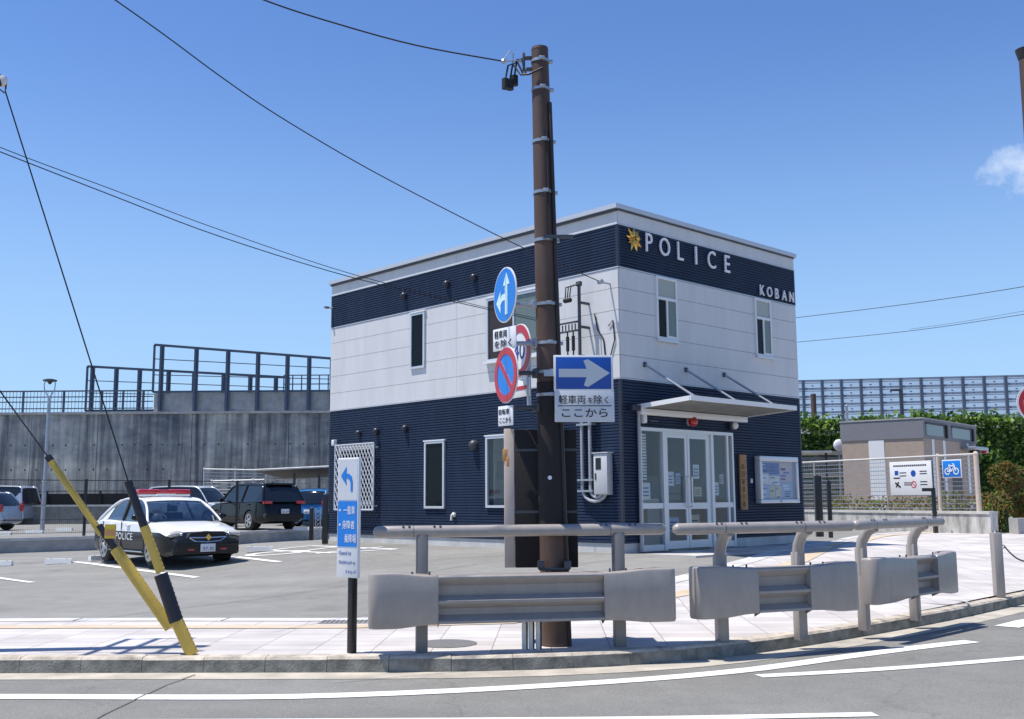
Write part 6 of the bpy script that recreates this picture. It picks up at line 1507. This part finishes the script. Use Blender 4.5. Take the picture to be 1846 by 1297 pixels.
def shrub(label, px, Y, w_, h_, n, mats, z0=.42, size=.06, name='shrub', d_=.7, cat='shrub'):
    c = at(px, 900, Y); c.z = z0; t = thing(name, label, cat, c)
    g = MB()
    for i in range(9): a_ = random.uniform(0, 6.28); g.tube([(0, 0, 0), (math.cos(a_)*w_*.2, math.sin(a_)*d_*.2, h_*.4), (math.cos(a_)*w_*.4, math.sin(a_)*d_*.4, h_*.85)], [.025, .016, .006], 5)
    g.build('stem', M['bark'], t)
    g = MB(); lobes = [(random.uniform(-.5, .5)*w_, random.uniform(-.5, .5)*d_, random.uniform(.25, .85)*h_, random.uniform(.16, .3)) for _ in range(16)]
    def pick():
        lx_, ly_, lz_, lr_ = random.choice(lobes); v = Vector((random.gauss(0, 1), random.gauss(0, 1), random.gauss(0, 1))).normalized()*random.uniform(.6, 1)**.5
        return Vector((lx_+v.x*lr_*w_*.8, ly_+v.y*lr_*d_, max(.05, lz_+v.z*lr_*h_*.8)))
    leaf_cloud(g, n, pick, size); g.build('foliage', mats, t, smooth=0); return t
shrub('large rust and olive shrub at the right edge behind the low wall', 1856, 32.5, 1.9, 2.2, 3600, [M['leafb'], M['leafb2'], M['leaf']], size=.07)
def low_hedge(label, s0, s1, off, h_, n):
    a_, b_ = fl(s0)+nn*off, fl(s1)+nn*off; t = thing('low_hedge', label, 'hedge', a_.lerp(b_, .5))
    g = MB()
    def pick(): p = a_.lerp(b_, random.random())+nn*random.uniform(-.3, .3); return Vector((p.x, p.y, .45+random.random()**.7*h_*(1+.15*math.sin(p.x*5+p.y*3))))
    leaf_cloud(g, n, pick, .06); g.build('foliage', [M['leafb'], M['leaf2'], M['leafb2']], t, world=True, smooth=0)
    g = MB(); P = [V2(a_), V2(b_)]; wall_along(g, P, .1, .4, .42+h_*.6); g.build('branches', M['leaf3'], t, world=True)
low_hedge('clipped yellowish low hedge behind the wire fence on the right', .08, 1.0, 1.1, 1.05, 3600)
# slatted timber-like fence behind, beside the building
Yf = 44; a_ = at(1425, 812, Yf); b_ = at(1530, 808, Yf); zb_ = .42
t = thing('slat_fence', 'weathered grey horizontal slat fence seen right beside the police building', 'fence', Vector(((a_.x+b_.x)/2, Yf, zb_)))
g = MB(); n = 13
for k in range(n):
    z = zb_+(a_.z-zb_)*k/n; g.mi = random.choice((0, 0, 1)); g.box((a_.x, Yf+random.uniform(0, .04), z+.02), (b_.x, Yf+.08, z+(a_.z-zb_)/n*.80))
g.build('slats', [M['slat'], M['slat_lt']], t, world=True)
for x in (a_.x+.1, (a_.x+b_.x)/2, b_.x-.1): g = MB(); g.box((x-.05, Yf+.09, zb_), (x+.05, Yf+.19, a_.z)); g.build('post', M['brown_d'], t, world=True)
Yb = 40; a_ = at(1425, 813, Yb); b_ = at(1500, 811, Yb)
t = thing('shelter_roof', 'small pale flat shelter roof beside the right wall of the police building', 'shelter', Vector(((a_.x+b_.x)/2, Yb, zb_)))
g = MB(); g.box((a_.x-1, Yb, a_.z-.08), (b_.x, Yb+2.5, a_.z)); g.build('roof', M['concrete_lt'], t, world=True)
for x in (b_.x-.15, a_.x+.4): g = MB(); g.cyl((x, Yb+.3, zb_), (x, Yb+.3, a_.z-.08), .05, n=8); g.build('post', M['brown_d'], t, world=True)
c_ = at(1513, 803, 42); t = thing('convex_mirror', 'white round-backed convex traffic mirror left of the toilet block', 'mirror', Vector((c_.x, 42, .42)))
g = MB(); g.ball((0, 0, c_.z-.42), .24, 16, (1, .35, 1)); g.build('mirror_head', M['s_white'], t); g = MB(); g.cyl((.0, .06, 0), (0, .06, c_.z-.42), .035, n=8); g.build('post', M['steel'], t)
c_ = at(1526, 732, 41); t = thing('pipe_post', 'thin grey post at the left corner of the toilet block', 'post', Vector((c_.x, 41, .42)))
g = MB(); g.cyl((0, 0, 0), (0, 0, c_.z-.42), .06, n=8); g.ball((0, 0, c_.z-.42), .07, 8); g.build('post', M['steel'], t)
for px, py, h_, lab in ((1478, 968, 1.65, 'thicker black post nearest the right wall of the police building'), (1498, 970, 1.5, 'slimmer black post second from the right wall of the police building')):
    p = onz(px, py, .42); t = thing('gate_post', lab, 'gate post', p, 0, 'black posts right of the police building'); g = MB(); w_ = .09 if px < 1490 else .05
    g.bevbox((-w_, -w_, 0), (w_, w_, h_), .01); g.build('post', M['black'], t); g = MB(); g.box((-.02, -.02, h_), (.02, .02, h_+.03)); g.build('cap', M['steel_d'], t)
c_ = at(1682, 880, 31.2); t = thing('angle_lamp', 'black angled post lamp in front of the white information board', 'lamp', Vector((c_.x, 31.2, .42)))
g = MB(); g.bevbox((-.05, -.05, 0), (.05, .05, c_.z-.42), .01); g.build('post', M['black'], t); g = MB(); g.bevbox((-.32, -.05, c_.z-.52), (-.05, .05, c_.z-.42), .01); g.build('arm', M['black'], t)
for px, py, lab in ((1687, 961, 'dark brown bollard with white band, left of two before the planter wall'), (1722, 955, 'dark brown bollard with white band, right of two before the planter wall')):
    p = gnd(px, py); t = thing('bollard', lab, 'bollard', p, 0, 'dark brown bollards'); g = MB(); g.cyl((0, 0, 0), (0, 0, .62), .075, n=14); g.cyl((0, 0, .62), (0, 0, .67), .075, .04, n=14); g.build('post', M['brown_d'], t)
    g = MB(); g.cyl((0, 0, .52), (0, 0, .57), .079, n=14); g.build('band', M['s_white'], t)

# noise barrier on the viaduct ------------------------------------------------
YN = 100
pa_, pe_ = at(1380, 689, YN+6), at(2100, 672, YN-8)
zt0 = pa_.z; zt1 = pe_.z; zbN = at(1500, 757, YN).z
t = thing('noise_barrier', 'long translucent noise barrier with steel posts along the viaduct', 'noise barrier', Vector(((pa_.x+pe_.x)/2, YN, zbN)))
def nbp(s, f_): p = pa_.lerp(pe_, s); return Vector((p.x, p.y, zbN-.6+(p.z-zbN+.6)*f_))
nP = 19
for i in range(nP+1):
    s = i/nP; g = MB(); a_, b_ = nbp(s, 0), nbp(s, 1); g.box((a_.x-.13, a_.y-.28, a_.z), (a_.x+.13, a_.y-.05, b_.z+.05)); g.build('post', M['nb_post'], t, world=True)
g = MB(); rows_ = 6
for k in range(rows_+1):
    f_ = k/rows_; a_, b_ = nbp(0, f_), nbp(1, f_); h_ = .10
    g.add([(a_.x, a_.y-.06, a_.z-h_), (b_.x, b_.y-.06, b_.z-h_), (b_.x, b_.y-.06, b_.z+h_), (a_.x, a_.y-.06, a_.z+h_), (a_.x, a_.y+.05, a_.z-h_), (b_.x, b_.y+.05, b_.z-h_), (b_.x, b_.y+.05, b_.z+h_), (a_.x, a_.y+.05, a_.z+h_)], [(0, 1, 2, 3), (7, 6, 5, 4), (3, 2, 6, 7), (0, 4, 5, 1)])
    if k:
        a_, b_ = nbp(0, f_-.30/rows_), nbp(1, f_-.30/rows_); g.tube([a_+Vector((0, -.03, 0)), b_+Vector((0, -.03, 0))], .05, 4)
g.build('rails', M['nb_bar'], t, world=True)
g = MB()
for i in range(nP):
    for k in range(rows_):
        c0 = nbp((i+.5)/nP, (k+.35)/rows_); g.box((c0.x-.10, c0.y-.10, c0.z-.05), (c0.x+.10, c0.y-.06, c0.z+.05))
g.build('panel_latch', M['nb_post'], t, world=True)['kind'] = 'stuff'
g = MB(); a_, b_, c0, d0_ = nbp(0, 0), nbp(1, 0), nbp(1, 1), nbp(0, 1); g.add([a_, b_, c0, d0_], [(0, 1, 2, 3)]); g.build('panels', M['nb_pan'], t, world=True, smooth=0)
t = thing('viaduct', 'pale concrete viaduct wall carrying the noise barrier behind the hedge', 'viaduct', Vector(((pa_.x+pe_.x)/2, YN, 0)))
g = MB(); a_, b_ = nbp(0, 0), nbp(1, 0); wall_along(g, [V2(a_)-Vector((0, .4)), V2(b_)-Vector((0, .4))], 6, -.4, zbN-.62); g.build('wall', M['concrete'], t, world=True)
# lamps in front of the barrier
c_ = at(1622, 703, 62); t = thing('street_lamp', 'black arm lamp standing in front of the noise barrier', 'street lamp', Vector((c_.x+.05, 62, .42)))
g = MB(); g.cyl((0, 0, 0), (0, 0, c_.z-.42), .12, .10, n=10); g.build('pole', M['steel_d'], t); g = MB(); g.bevbox((-.62, -.09, c_.z-.50), (.10, .09, c_.z-.38), .03); g.build('lamp_arm', M['steel_d'], t)
c_ = at(1466, 712, 62); t = thing('round_post', 'thick brown post in front of the noise barrier beside the police building', 'post', Vector((c_.x, 62, .42)))
g = MB(); g.cyl((0, 0, 0), (0, 0, c_.z-.42), .17, .16, n=14); g.build('shaft', M['pole'], t); g = MB(); g.cyl((0, 0, c_.z-.42), (0, 0, c_.z-.37), .18, .14, n=14); g.build('cap', M['brown_d'], t)
